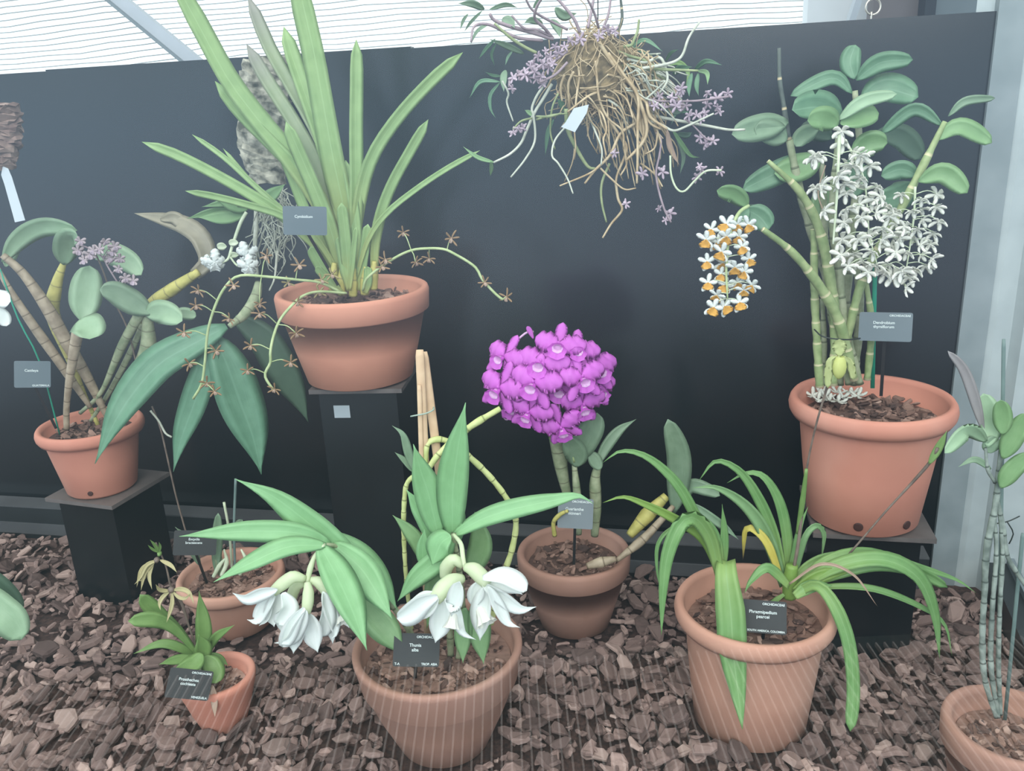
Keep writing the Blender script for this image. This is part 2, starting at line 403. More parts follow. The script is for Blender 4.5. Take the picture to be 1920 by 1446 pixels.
def frame_at(p, face, up=Vector((0, 0, 1)), roll=0, scale=1):
    z = Vector(face).normalized(); x = Vector(up).cross(z)
    if x.length < .1: x = Vector((1, 0, 0)).cross(z)
    x.normalize(); y = z.cross(x)
    m3 = Matrix((x, y, z)).transposed() @ Matrix.Rotation(roll, 3, 'Z')
    return Matrix.Translation(p) @ (m3 * scale).to_4x4()
def put(mesh, name, parent, p, face, roll=0, scale=1, sub=None, up=Vector((0, 0, 1))):
    """place a shared flower mesh (local +Z looks along FACE) as a child; SUB = [(name, mesh)] ride along as sub-parts"""
    o = bpy.data.objects.new(name, mesh); COL.objects.link(o); o.parent = parent
    o.matrix_local = Matrix.Translation(-world_of(parent)) @ frame_at(p, face, up, roll, scale)
    for nm, me in sub or ():
        c = bpy.data.objects.new(nm, me); COL.objects.link(c); c.parent = o
    return o
def tocam(p): return (CAM - p).normalized()

# ------------------------------------------------------------------ bark chips
def chip(rnd, L, asp=None, th=None):
    n = rnd.choice((6, 7, 8, 9)); asp = asp or rnd.uniform(.38, .8); th = th or rnd.uniform(.10, .24) * L
    ang = sorted((i + rnd.uniform(-.35, .35)) * 2 * pi / n for i in range(n))
    rad = [rnd.uniform(.72, 1.08) for _ in ang]; bend = rnd.uniform(-.25, .25)
    mb = MB(); rows = []
    for sc, z in ((.82, -.5), (1, -.3), (1.0, .25), (.8, .5)):
        rows.append([Vector((L / 2 * sc * r * cos(a), L / 2 * asp * sc * r * sin(a), th * (z + rnd.uniform(-.12, .12)) + bend * L * (r * cos(a)) ** 2)) for a, r in zip(ang, rad)])
    mb.grid(rows, True); return mb
RC = random.Random(11)
CHIPS = [chip(RC, 1.0) for _ in range(24)]
def rot_rand(rnd, tilt=.45):
    return Matrix.Rotation(rnd.uniform(0, 2 * pi), 4, 'Z') @ Matrix.Rotation(rnd.gauss(0, tilt), 4, 'X') @ Matrix.Rotation(rnd.gauss(0, tilt), 4, 'Y')

# ------------------------------------------------------------------ the setting
def struct(name, mb, mat, smooth=False, origin=None):
    o = mb.build(name, mat, None, smooth, origin); o['kind'] = 'structure'; return o
WROT = Matrix.Rotation(WANG, 3, 'Z')
def wallpt(x, off=0, z=0): return Vector((x, WY0 + WS * x, z)) + WROT @ Vector((0, off, 0))
mb = MB(); mb.box((-.1, 1.35, -.03), (4.2, 2.3, .04)); struct('floor', mb, 'soil')
XL, XR = -1.9, .823; WT = 1.05
for i, (xa, xb, dz, off) in enumerate(((XL, -.93, 0, .012), (-.93, -.16, .003, .012), (-.16, XR, 0, .012))):
    L = (xb - xa) / cos(WANG); c = wallpt((xa + xb) / 2, off, (WT + dz) / 2 - .03)
    mb = MB(); mb.box(c, (L, .02, WT + dz + .06), WROT); struct('wall_back' if i == 0 else 'wall_back_%s' % ('centre', 'right')[i - 1], mb, 'panel')
mb = MB(); L = (.8 + 1.9) / cos(WANG); mb.box(wallpt(-.55, -.03, .022), (L, .055, .10), WROT); struct('baseboard_back', mb, 'kerb')
mb = MB(); mb.box(wallpt(-.55, -.0595, .018), (L, .004, .028), WROT); mb.box(wallpt(-.55, -.032, .0735), (L, .05, .003), WROT); struct('trim_1', mb, 'strip')  # the thin pale slab on the kerb top paints its edge highlight
# concrete corner right of the panel
mb = MB()
pr = [(.812, WY0 + WS * .81 + .026), (.905, 1.44), (.91, 1.44), (1.02, 1.36), (1.6, 1.22), (1.6, 1.9), (.5, 2.2), (.45, 1.66)]
pr = [(.80, 1.53), (.872, 1.478), (.90, 1.474), (.905, 1.448), (1.7, 1.25), (1.7, 1.64), (.84, 1.60)]
rows = [[Vector((x, y, z)) for x, y in pr] for z in (-.1, 2.2)]
mb.grid(rows, True); struct('wall_right', mb, 'concrete')
mb = MB(); mb.box((.845, 1.512, 1.0), (.046, .05, 2.3), WROT); struct('wall_right_shade_strip', mb, 'concrete_shade')  # darker strip beside the panel, shade of the wall's left face put into colour
# dark frame at the foot of the right-hand side
a, b = G(1868, 1165, .05), G(1935, 1330, .05)
mb = MB(); d = b - a; R = Matrix.Rotation(math.atan2(d.y, d.x), 3, 'Z'); mb.box((a + b) / 2 + Vector((.05, 0, -.04)), (d.length + .7, .05, .10), R); struct('trim_2', mb, 'kerb')
mb = MB(); mb.box((a + b) / 2 + Vector((.065, .0, .016)), (d.length + .7, .012, .012), R); struct('trim_3', mb, 'greypanel')
# what shows above the panel
mb = MB(); rs = random.Random(3)
for i in range(64):
    z = 1.06 + i * .0195; Y = 3.45
    P = [Vector((x, Y, z + .02 * (x + 1.6) + .005 * sin(x * 7 + i * .35) + .002 * sin(x * 23 + i) + rs.uniform(-.001, .001) + (-.035 * max(0, (-.75 - x)) if x < -.75 else 0))) for x in [-3.6 + .12 * k for k in range(41)]]
    rows = [[p + Vector((0, -.004, -.0015)), p + Vector((0, .004, -.0015)), p + Vector((0, .004, .0015)), p + Vector((0, -.004, .0015))] for p in P]
    mb.grid(rows, True)
struct('window_2', mb, 'slat')
def bar(name, A, B, w, th, mat):
    A, B = Vector(A), Vector(B); d = (B - A).normalized(); s = d.cross(Vector((0, 1, 0))).normalized(); t = s.cross(d)
    R = Matrix((d, t, s)).transposed(); mb = MB(); mb.box((A + B) / 2, ((B - A).length, th, w), R); return struct(name, mb, mat)
bar('trim_4', W(150, -62, 3.3), W(420, 160, 3.3), .042, .05, 'rafter')
bar('trim_5', W(128, -62, 3.28), W(398, 160, 3.28), .008, .06, 'greypanel')
def panelbox(name, x0, x1, Y, mat, th=.05, ytop=-500, ybot=140):
    a, b, c = W(x0, ybot, Y), W(x1, ybot, Y), W((x0 + x1) / 2, ytop, Y)
    mb = MB(); mb.box(((a.x + b.x) / 2, Y, (a.z + c.z) / 2), (b.x - a.x, th, c.z - a.z)); return struct(name, mb, mat)
panelbox('wall_far', 1503, 1625, 3.30, 'white')
panelbox('wall_far_brown', 1622, 1718, 3.1, 'brownpanel')
panelbox('trim_6', 1716, 1736, 3.05, 'post')
panelbox('wall_far_grey', 1736, 1960, 3.1, 'greypanel')
bar('trim_7', W(1588, 60, 3.08), W(1628, -60, 3.08), .022, .03, 'rafter')
# visitors' side: floor, low front wall and the glass the picture is taken through
mb = MB(); mb.box((0, -.27, -.43), (14, 1.35, .06)); struct('floor_front', mb, simple('visitor_floor', '414c4e', '4a5658', 6, .8))
mb = MB()
for i in range(140): mb.box((-1.5 + i * .0215, -.45, -.393), (.0045, .9, .012))
struct('trim_8', mb, simple('floor_grille', 'a49c98', 'b0a8a4', 10, .5))
GY = .47
mb = MB(); mb.box((0, GY, -.22), (4.4, .05, .42)); struct('wall_front', mb, 'kerb')
gm, t, p, o = nt('case_glass'); t.nodes.remove(p)
tr = t.nodes.new('ShaderNodeBsdfTransparent'); tr.inputs[0].default_value = (.985, .99, .99, 1)
gl = t.nodes.new('ShaderNodeBsdfGlossy'); gl.inputs['Roughness'].default_value = 0; gl.inputs[0].default_value = (.95, 1, 1, 1)
fr = t.nodes.new('ShaderNodeFresnel'); fr.inputs[0].default_value = 1.45
ml = t.nodes.new('ShaderNodeMath'); ml.operation = 'MULTIPLY'; ml.inputs[1].default_value = 2.1; t.links.new(fr.outputs[0], ml.inputs[0])
mx = t.nodes.new('ShaderNodeMixShader'); ge = t.nodes.new('ShaderNodeNewGeometry'); iv = t.nodes.new('ShaderNodeMath'); iv.operation = 'SUBTRACT'; iv.inputs[0].default_value = 1; t.links.new(ge.outputs['Backfacing'], iv.inputs[1])
m2 = t.nodes.new('ShaderNodeMath'); m2.operation = 'MULTIPLY'; t.links.new(ml.outputs[0], m2.inputs[0]); t.links.new(iv.outputs[0], m2.inputs[1]); t.links.new(m2.outputs[0], mx.inputs[0]); t.links.new(tr.outputs[0], mx.inputs[1]); t.links.new(gl.outputs[0], mx.inputs[2]); t.links.new(mx.outputs[0], o.inputs[0])
mb = MB(); mb.box((0, GY, .91), (4.4, .006, 1.84)); struct('window_1', mb, gm)

# ------------------------------------------------------------------ bark floor
def pot_keepout(): return [(-.131, 1.108, .095), (.352, 1.123, .10), (.099, 1.41, .075), (-.559, 1.46, .075), (-.498, 1.17, .045), (.624, .906, .07), (-.275, 1.552, .085), (.60, 1.335, .09), (-.84, 1.63, .08)]
def on_screen(p):
    v = p - CAM; z = v.dot(FW); return 960 + F_PX * v.dot(RT) / z, 723 - F_PX * v.dot(UP) / z
rnd = random.Random(5); stuff = MB(); cand = []
for i in range(11500):
    x = rnd.uniform(-1.75, 1.15); ymax = WY0 + WS * x - .065; y = rnd.uniform(.66, ymax)
    if x > .78 and y > 1.43 - (x - .9) * .25: continue
    if any((x - a) ** 2 + (y - b) ** 2 < r * r for a, b, r in pot_keepout()): continue
    cand.append((x, y, rnd.choice((.014, .02, .024, .03, .036, .044)) * rnd.uniform(.8, 1.2)))
def score(c):
    p = Vector((c[0], c[1], 0)); sx, sy = on_screen(p)
    if not (10 < sx < 1910 and sy < 1436): return 0
    return c[2] / mpp(p)
order = sorted(range(len(cand)), key=lambda i: -score(cand[i]))
big = set(order[:300])
chip_meshes = [c.mesh('bark_chip', 'bark', False) for c in CHIPS]
for i, (x, y, L) in enumerate(cand):
    z = rnd.uniform(-.008, .010) + (.012 if i in big else 0)
    near = (1 - min(1, max(0, (y - 1.25) / .4))) * .0
    R = rot_rand(rnd, .33 if i in big else .45); k = rnd.randrange(24)
    if i in big:
        o = bpy.data.objects.new('bark_chip', chip_meshes[k]); COL.objects.link(o)
        o.matrix_world = Matrix.Translation((x, y, z)) @ R @ Matrix.Scale(L, 4)
        tag(o, 'large loose brown bark chip lying on top of the bark-covered floor', 'bark chip', 'largest bark chips on the floor')
    else: stuff.merge(CHIPS[k], Matrix.Translation((x, y, z)) @ R @ Matrix.Scale(L, 4))
tag(stuff.build('bark_mulch', 'bark', None, False), 'thick layer of small brown bark chips covering the floor of the case', 'bark mulch', None, 'stuff')

# ------------------------------------------------------------------ pots
def pot(root, C, R, H, style, mat, taper, rnd, holes=(), fill=.86):
    """C = base centre; R rim radius; H height"""
    rb = R * taper; t = .007; lip = R - t * 1.3
    if style == 'band':
        bh = .26 * H
        prof = [(rb * .9, 0), (rb, .004), (rb + (R * .93 - rb) * .5, H * .38), (R * .925, H - bh), (R * .93, H - bh - .001), (R * .985, H - bh + .004), (R, H - .008), (R - .002, H - .002), (R - .005, H)]
    elif style == 'roll':
        q = .032 * (R / .13)
        prof = [(rb * .92, 0), (rb, .005), (rb + (R * .86 - rb) * .55, H * .45), (R * .855, H - q * 1.25), (R * .87, H - q), (R * .95, H - q), (R * .99, H - q * .72), (R, H - q * .45), (R * .985, H - q * .18), (R * .955, H)]
    else:  # thin lip with a soft shoulder
        bh = .34 * H
        prof = [(rb * .92, 0), (rb, .004), (rb + (R * .93 - rb) * .55, H * .38), (R * .90, H - bh), (R * .935, H - bh + .006), (R * .985, H - .014), (R, H - .009), (R, H - .003), (R - .003, H)]
    ri = prof[-1][0] - t; zi = H * fill
    prof += [(ri, H - .001), (ri - .003, H - .008), (max(ri - .006, 0) - (H - zi) * .10, zi - .02), (.001, zi - .024)]
    mb = MB(); lathe(mb, prof, C); p = mb.build('pot', mat, root)
    for hx, hz, hr in holes:      # drainage holes on the wall near the foot
        g = (hx - 0); r_at = rb + (R * .86 - rb) * (hz / H) * 1.2
        d = Vector((sin(g), -cos(g), 0)); c = Vector(C) + d * (r_at + .0) + Vector((0, 0, hz))
        mh = MB(); s = d.cross(Vector((0, 0, 1))); k = 16
        rows = [[c + d * off + (s * cos(2 * pi * j / k) + Vector((0, 0, 1)) * sin(2 * pi * j / k)) * rr for j in range(k)] for off, rr in ((-.004, hr), (.0012, hr), (.0016, hr * .8), (.0012, hr * .2))]
        mh.grid(rows, True); mh.build('drainage_hole', 'hole', p)
    sb = MB(); rs_ = ri - .008
    lathe(sb, [(.002, zi - .012), (rs_, zi - .012), (rs_, zi - .008), (.002, zi - .004)], C, 32)
    n = int(260 * (R / .12) ** 2)
    for i in range(n):
        a = rnd.uniform(0, 2 * pi); r = sqrt(rnd.random()) * (rs_ - .008)
        L = rnd.choice((.009, .013, .017, .022, .028)) * (R / .12) ** .5
        if r + L * .5 > rs_: L *= .6
        sb.merge(CHIPS[rnd.randrange(24)], Matrix.Translation((C[0] + r * cos(a), C[1] + r * sin(a), C[2] + zi + rnd.uniform(-.008, .002))) @ rot_rand(rnd, .35) @ Matrix.Scale(L, 4))
    o = sb.build('potting_bark', 'potbark', root, False)
    return p
def pot_at(px, py, Y, wpx, zb, name, label, cat, style, mat, taper, holes=(), fill=.86, seed=1):
    c = W(px, py, Y); R = wpx * mpp(c) / 2; root = thing(name, (c.x, c.y, zb), label, cat)
    pot(root, (c.x, c.y, zb), R, c.z - zb, style, mat, taper, random.Random(seed), holes, fill)
    return Plant(root, Y)
PA = pot_at(660, 540, 1.54, 287, .466, 'potted_orchid', 'wide terracotta pot of tall strap-leaved orchid on the raised middle pedestal', 'potted orchid', 'band', 'terra', .70, seed=1)
PB = pot_at(1635, 743, 1.317, 297, .244, 'potted_orchid', 'tall rolled-rim terracotta pot of cane orchid with hanging white flower clusters', 'potted orchid', 'roll', 'terra_pink', .69, ((-.45, .022, .0075), (.42, .022, .0075)), .86, 2)
PC = pot_at(168, 792, 1.62, 190, .232, 'potted_orchid', 'terracotta pot of pale-leaved orchid with lilac flowers on the left pedestal', 'potted orchid', 'roll', 'terra_pink', .66, ((.12, .016, .005),), .88, 3)
PD = pot_at(820, 1205, 1.108, 318, -.002, 'potted_orchid', 'broad dull terracotta pot of orchid with large drooping white flowers and mint-green leaves', 'potted orchid', 'lip', 'terra_dark', .55, (), .86, 4)
PE = pot_at(1415, 1128, 1.123, 297, -.002, 'potted_orchid', 'tall terracotta pot of arching bright green strap leaves standing on the bark', 'potted orchid', 'roll', 'terra_tan', .72, (), .86, 5)
PF = pot_at(1075, 1030, 1.41, 213, -.002, 'potted_orchid', 'medium terracotta pot of orchid with round magenta flower cluster', 'potted orchid', 'band', 'terra_dark', .62, (), .86, 6)
PG = pot_at(432, 1072, 1.46, 198, -.002, 'potted_orchid', 'terracotta pot with few small dry shoots half hidden behind mint-green leaves', 'potted orchid', 'roll', 'terra_tan', .66, (), .86, 7)
PH = pot_at(405, 1262, 1.17, 142, -.002, 'potted_orchid', 'smallest terracotta pot, orchid with spidery straw-yellow flowers', 'potted orchid', 'lip', 'terra_pink', .60, (), .86, 8)
PI = pot_at(1895, 1355, .906, 235, -.002, 'potted_orchid', 'terracotta pot of thin grey canes by the pale concrete wall, cut by the frame', 'potted orchid', 'band', 'terra_dark', .66, (), .86, 9)

# ------------------------------------------------------------------ pedestals
def pedestal(name, C, top_z, plate, body, rot, label, inset=0, extra=None):
    root = thing(name, (C[0], C[1], 0), label, 'pedestal'); R = Matrix.Rotation(rot, 3, 'Z')
    mb = MB(); mb.box((C[0], C[1], top_z - .005), (plate[0], plate[1], .008), R); mb.build('top_plate', 'plate', root, False)
    mb = MB(); mb.box((C[0], C[1], (top_z - .009) / 2 - .01), (body[0], body[1], top_z - .009 + .02), R); mb.build('column', 'pedestal', root, False)
    return root
pedestal('pedestal', (-.275, 1.552), .466, (.172, .172), (.145, .145), radians(-6), 'tall black pedestal carrying the wide strap-leaved orchid pot')
pedestal('pedestal', (.600, 1.335), .244, (.19, .19), (.155, .15), radians(-12), 'black pedestal under the tall cane orchid pot by the concrete wall')
pc = G(185, 922, .232)
pedestal('pedestal', (pc.x + .005, 1.63), .232, (.168, .168), (.135, .135), radians(-19), 'low black pedestal with grey top plate under the lilac-flowered orchid pot')

# ------------------------------------------------------------------ labels on stakes
def sign(px, py, Y, w, h, roll, label, lines, stake=None, mat='sign', top='ORCHIDACEAE', bottom=None, tilt=0, left=None):
    c = W(px, py, Y); v = (CAM - c).normalized(); s = mpp(c)
    x = (RT - v * RT.dot(v)).normalized(); x = Quaternion(v, -radians(roll)) @ x; y = v.cross(x); R = Matrix((x, y, v)).transposed()
    root = thing('plant_label', c, label, 'plant label')
    w, h = w * s, h * s; r = .003; out = []
    for cx, cy, a0 in ((w / 2 - r, h / 2 - r, 0), (-w / 2 + r, h / 2 - r, pi / 2), (-w / 2 + r, -h / 2 + r, pi), (w / 2 - r, -h / 2 + r, 1.5 * pi)):
        for k in range(4): out.append((cx + r * cos(a0 + k * pi / 6), cy + r * sin(a0 + k * pi / 6)))
    mb = MB(); mb.grid([[c + R @ Vector((a, b, z)) for a, b in out] for z in (-.0022, 0)], True); mb.build('plate', mat, root, False)
    def text(body, size, tx, ty, al):
        fc = bpy.data.curves.new('lettering', 'FONT'); fc.body = body; fc.size = size; fc.align_x = al; fc.extrude = .00008; fc.offset = .00012
        fc.materials.append(M['signtext']); q = bpy.data.objects.new('lettering', fc); me = bpy.data.meshes.new_from_object(q); bpy.data.objects.remove(q); bpy.data.curves.remove(fc)
        o = bpy.data.objects.new('lettering', me); COL.objects.link(o); o.parent = root
        o.matrix_local = (Matrix.Translation(R @ Vector((tx, ty, .0004))) @ R.to_4x4())
    fs = h * .135
    for i, ln in enumerate(lines): text(ln, fs * 1.0, -w * .03, h * .10 - i * fs * 1.05, 'CENTER')
    if top: text(top, fs * .72, w * .46, h * .36, 'RIGHT')
    if bottom: text(bottom, min(fs * .72, w * 1.45 / len(bottom)), w * .46, -h * .45, 'RIGHT')
    if left: text(left, fs * .72, -w * .46, -h * .45, 'LEFT')
    if stake:
        e = W(stake[0], stake[1], Y + (stake[2] if len(stake) > 2 else .01)); a = c - y * h * .3 - v * .0045; d = (e - a); L = d.length; d.normalize()
        sx = d.cross(v).normalized(); RR = Matrix((sx, d, sx.cross(d))).transposed(); mb = MB(); mb.box((a + e) / 2, (.005, L, .003), RR); mb.build('stake', 'stake', root, False)
    return root
sign(572, 414, 1.40, 80, 53, 1, 'plant label with a painted grey reflection in front of the tall strap leaves, above the wide terracotta pot', ['Cymbidium'], (640, 545, .12), 'sign_grey_reflect', None)
sign(1660, 613, 1.24, 92, 54, 1.5, 'grey plant label beside the green stake in front of the tall cane pot', ['Dendrobium', 'thyrsiflorum'], (1652, 742, .03), 'sign_grey_reflect')
sign(1079, 963, 1.36, 66, 56, 3, 'dull grey plant label in the pot of the magenta orchid', ['Guarianthe', 'skinneri'], (1076, 1058, .02), 'sign_grey_reflect')
sign(1433, 1157, 1.07, 80, 60, 4.5, 'black plant label reading Phragmipedium beside the broad drooping leaf', ['Phragmipedium', 'pearcei'], (1430, 1200, .01), 'sign', 'ORCHIDACEAE', 'SOUTH AMERICA, COLOMBIA')
sign(781, 1219, 1.05, 86, 60, 1, 'dark plant label partly behind the drooping white flowers', ['Thunia', 'alba'], (778, 1283, .01), 'sign', 'ORCHIDACEAE', 'TROP. ASIA', 0, 'T-A')
sign(355, 1283, 1.10, 78, 53, 5.5, 'black plant label leaning on the rim of the smallest pot', ['Prosthechea', 'cochleata'], (372, 1310, .03), 'sign', 'ORCHIDACEAE', 'VENEZUELA')
sign(366, 1018, 1.40, 76, 46, 0, 'black plant label above the pot of small dry shoots', ['Encyclia', 'bractescens'], (388, 1094, .05), 'sign', None)
sign(61, 702, 1.52, 60, 50, 0, 'grey plant label over the left edge of the lilac-flowered orchid pot', ['Cattleya'], (105, 803, .05), 'sign_grey_reflect', None, 'GUATEMALA')

# ------------------------------------------------------------------ orchid A: strap leaves and brown flower sprays
L = PA.leaf
for P, w, mt, d in [
    ([(326, -40), (375, 50), (430, 150), (490, 230), (547, 300), (600, 383), (645, 500)][::-1], 42, 'lf_cym', (0, -.08)),
    ([(403, 152), (455, 215), (520, 280), (575, 340), (620, 430), (650, 520)][::-1], 30, 'lf_cym', (0, -.05)),
    ([(462, 82), (500, 150), (545, 220), (590, 300), (630, 400), (655, 520)][::-1], 30, 'lf_cym2', (0, .03)),
    ([(464, -10), (505, 90), (545, 160), (590, 240), (625, 330), (652, 520)][::-1], 29, 'lf_cym2', (0, .05)),
    ([(532, 50), (550, 110), (578, 190), (606, 270), (640, 400), (662, 530)][::-1], 34, 'lf_cym', (0, .04)),
    ([(552, -60), (570, 20), (590, 110), (606, 200), (624, 300), (645, 400), (664, 530)][::-1], 47, 'lf_cym', (.01, -.03)),
    ([(490, 198), (520, 265), (548, 330), (575, 400), (610, 470), (640, 545)][::-1], 22, 'lf_cym', (0, -.02)),
    ([(536, 228), (562, 290), (592, 360), (622, 440), (645, 540)][::-1], 30, 'lf_cym', (-.01, -.05)),
    ([(266, 266), (330, 290), (400, 325), (470, 365), (535, 408), (600, 470), (640, 535)][::-1], 23, 'lf_cym', (0, -.10)),
    ([(360, 252), (420, 295), (480, 350), (540, 405), (600, 475), (640, 530)][::-1], 12, 'lf_cym', (0, .02)),
    ([(418, 278), (470, 340), (520, 385), (580, 440), (630, 500)][::-1], 9, 'lf_cym', (0, .04)),
    ([(347, 358), (400, 368), (460, 383), (530, 405), (590, 445), (640, 520)][::-1], 16, 'lf_cym', (-.01, -.10)),
    ([(668, 74), (668, 150), (667, 250), (668, 350), (666, 440), (668, 540)][::-1], 29, 'lf_cym', (-.01, .0)),
    ([(868, 98), (810, 150), (750, 215), (705, 280), (682, 340), (668, 420), (655, 530)][::-1], 27, 'lf_cym', (0, -.02)),
    ([(803, 224), (765, 290), (735, 345), (714, 400), (703, 460), (702, 530)][::-1], 23, 'lf_cym', (-.01, -.05)),
    ([(900, 282), (840, 315), (780, 355), (725, 400), (690, 450), (665, 530)][::-1], 12, 'lf_cym', (-.02, -.08)),
    ([(582, 462), (603, 500), (640, 550)][::-1], 26, 'lf_cym', (-.01, -.03)),
    ([(592, 500), (615, 525), (642, 552)][::-1], 18, 'lf_cym', (-.03, -.05)),
    ([(640, 380), (648, 450), (655, 545)][::-1], 24, 'lf_cym', (-.02, -.03)),
    ([(690, 420), (682, 480), (672, 545)][::-1], 20, 'lf_cym', (-.02, -.03)),
    ([(668, 425), (662, 480), (655, 545)][::-1], 12, 'lf_cym', (-.04, -.05)),
    ([(648, 300), (662, 380), (668, 450), (662, 540)][::-1], 22, 'lf_cym', (-.015, 0)),
    ([(640, 440), (652, 500), (660, 545)][::-1], 34, 'lf_cym', (-.025, -.02)),
    ([(690, 500), (690, 525), (684, 550)][::-1], 18, 'lf_cym', (-.03, -.03)),
]: L(P, w, mt, 'strap', d, fold=.22)
for bx, by in ((640, 545), (662, 548), (684, 545), (700, 535), (625, 538)):
    PA.stem([(bx, by + 8), (bx, by - 12), (bx + 2, by - 45)], [16, 19, 9], 'bulb_y', (-.02, -.02), 'pseudobulb')
# little five-armed brown flower
def star(n, Lp, wp, curve, prof='petal', lipL=.4, lipw=.5, spread=None, jit=.2, seed=0, ruffle=0, lipcurve=-.5, lipmi=1, fold=.2):
    r = random.Random(seed); mb = MB()
    angs = spread or [pi / 2 + 2 * pi * i / n for i in range(n)]
    for i, a in enumerate(angs):
        a += r.uniform(-jit, jit); d = Vector((cos(a), sin(a), 0)); LL = Lp * r.uniform(.88, 1.1)
        pts = [d * (LL * t) + Vector((0, 0, curve * LL * t * t + .04 * LL)) for t in (0, .33, .66, 1)]
        ribbon(mb, pts, wp, prof, Vector((-d.y, d.x, .0)), fold, Lp * .03, 16 if ruffle else 9, ruffle, 0, seed + i)
    if lipL:
        pts = [Vector((0, -lipL * Lp * t, Lp * (.1 + .35 * t + lipcurve * t * t))) for t in (0, .35, .7, 1)]
        ribbon(mb, pts, lipw * Lp, 'petal', Vector((1, 0, 0)), -.35, Lp * .04, 9, ruffle, lipmi, seed + 9)
    # column
    tube(mb, [Vector((0, 0, 0)), Vector((0, .05 * Lp, .22 * Lp))], [.07 * Lp, .05 * Lp], 3, 6, mi=lipmi)
    return mb
SP5 = [radians(a) for a in (90, 22, 158, -38, 218)]
br_meshes = [star(5, .014, .0036, .25, lipL=.55, lipw=.45, spread=SP5, seed=s).mesh('flower', ['fl_brown', 'fl_liplt']) for s in range(4)]
bry_mesh = star(5, .014, .0036, .25, lipL=.5, lipw=.4, spread=SP5, seed=7).mesh('flower', ['fl_browny', 'fl_liplt'])
def spray(plant, path, w, mat, d, flowers, meshes, name='flower_spike', scale=1, ped=2.2, rnd=random.Random(4), dropz=0, out=.35, pedmat=None, facejit=.6):
    P = catmull(plant.pts(path, d), 40); st = plant.stem(path, w, mat, d, name)
    mb = MB()
    for fx, fy in flowers:
        best = min(P, key=lambda q: (on_screen(q)[0] - fx) ** 2 + (on_screen(q)[1] - fy) ** 2)
        c = W(fx, fy, best.y + rnd.uniform(-.02, .01)); s = mpp(c)
        face = (tocam(c) + Vector((rnd.uniform(-facejit, facejit), rnd.uniform(-.2, .2), rnd.uniform(-facejit, facejit * .5) + dropz))).normalized()
        mid = best.lerp(c, .55) + Vector((0, 0, .15 * (c - best).length))
        if (c - best).length > .004: tube(mb, [best, mid, c - face * .002], ped * s / 2, 7, 5)
        put(rnd.choice(meshes), 'flower', plant.root, c, face, rnd.uniform(-.5, .5), scale * rnd.uniform(.9, 1.12))
    if mb.v: o = mb.build('pedicels', pedmat or mat, st)
    return st
spray(PA, [(640, 548), (600, 530), (560, 525), (500, 519), (450, 517), (425, 535), (405, 570), (390, 620), (384, 680), (378, 720), (362, 748)], 5, 'spike', (-.06, -.13, -.12, -.12),
      [(372, 545), (367, 573), (438, 535), (345, 624), (405, 658), (355, 682), (388, 718), (402, 734), (500, 480), (561, 497), (487, 570), (430, 598), (540, 530)], br_meshes + [bry_mesh])
spray(PA, [(650, 550), (600, 547), (570, 554), (548, 572), (525, 600), (513, 630), (507, 660), (507, 680), (497, 705), (515, 735)], 5, 'spike', (-.06, -.145, -.17, -.17),
      [(557, 567), (487, 588), (555, 625), (470, 648), (545, 680), (464, 695), (515, 730)], br_meshes)
spray(PA, [(680, 545), (690, 520), (735, 487), (770, 470), (800, 466), (830, 467), (850, 475), (890, 500), (905, 525), (930, 552), (943, 562)], 5, 'spike', (-.04, -.10),
      [(756, 436), (722, 487), (805, 485), (846, 447), (780, 492), (909, 530), (950, 557), (716, 500)], br_meshes)
for q in ((603, 525), (598, 548), (622, 515)): put(bry_mesh, 'flower', PA.root, W(q[0], q[1], 1.46), tocam(W(q[0], q[1], 1.46)), .3, 1)

# ------------------------------------------------------------------ orchid C
S, L = PC.stem, PC.leaf
S([(205, 790), (165, 710), (130, 650), (90, 580), (45, 515), (5, 478)], [9, 17, 22, 24, 18, 12], 'bulb_b', (0, -.04), 'pseudobulb')
S([(170, 765), (112, 680), (62, 610), (22, 550), (-6, 500)], [8, 16, 18, 14, 8], 'bulb_b', (-.02, -.05), 'pseudobulb')
S([(125, 805), (125, 760), (132, 700), (146, 620)], [11, 12, 17, 22], 'bulb_b', (-.05, -.06), 'pseudobulb')
S([(185, 800), (150, 720), (110, 620), (98, 580), (107, 530), (120, 492)], [8, 8, 14, 25, 25, 10], 'bulb_y', (.02, .02), 'pseudobulb')
S([(150, 775), (190, 735), (228, 650), (262, 588)], [7, 9, 16, 18], 'bulb', (0, -.03), 'pseudobulb')
S([(170, 790), (205, 735), (240, 670), (268, 610)], [7, 9, 12, 12], 'bulb', (.02, .0), 'pseudobulb')
S([(262, 745), (262, 700), (278, 650), (276, 590)], [12, 30, 30, 18], 'bulb', (.0, -.02), 'pseudobulb')
S([(250, 620), (285, 570), (320, 545), (372, 510)], [8, 22, 24, 14], 'bulb_y', (.03, .0), 'pseudobulb')
L([(5, 492), (30, 455), (60, 432), (95, 424), (145, 432)], 38, 'lf_pale', 'oval', (-.04, -.02), 20)
L([(122, 497), (124, 465), (130, 445), (148, 448)], 48, 'lf_pale', 'oval', (.01, -.05), 10)
L([(10, 500), (22, 470), (35, 455)], 26, 'lf_pale', 'oval', (-.03, -.0), 10)
L([(155, 603), (160, 560), (168, 498)], 58, 'lf_pale', 'oval', (-.06, -.04), 0)
L([(152, 598), (165, 615), (168, 636)], 64, 'lf_pale', 'oval', (-.07, -.11), 0)
L([(178, 485), (205, 475), (240, 490), (265, 516)], 44, 'lf_pale', 'oval', (.02, 0), 0)
L([(285, 588), (250, 568), (215, 548), (187, 543)], 48, 'lf_catt', 'oval', (-.03, -.07), 0)
L([(272, 590), (305, 585), (342, 602)], 46, 'lf_pale', 'oval', (-.03, -.06), 0)
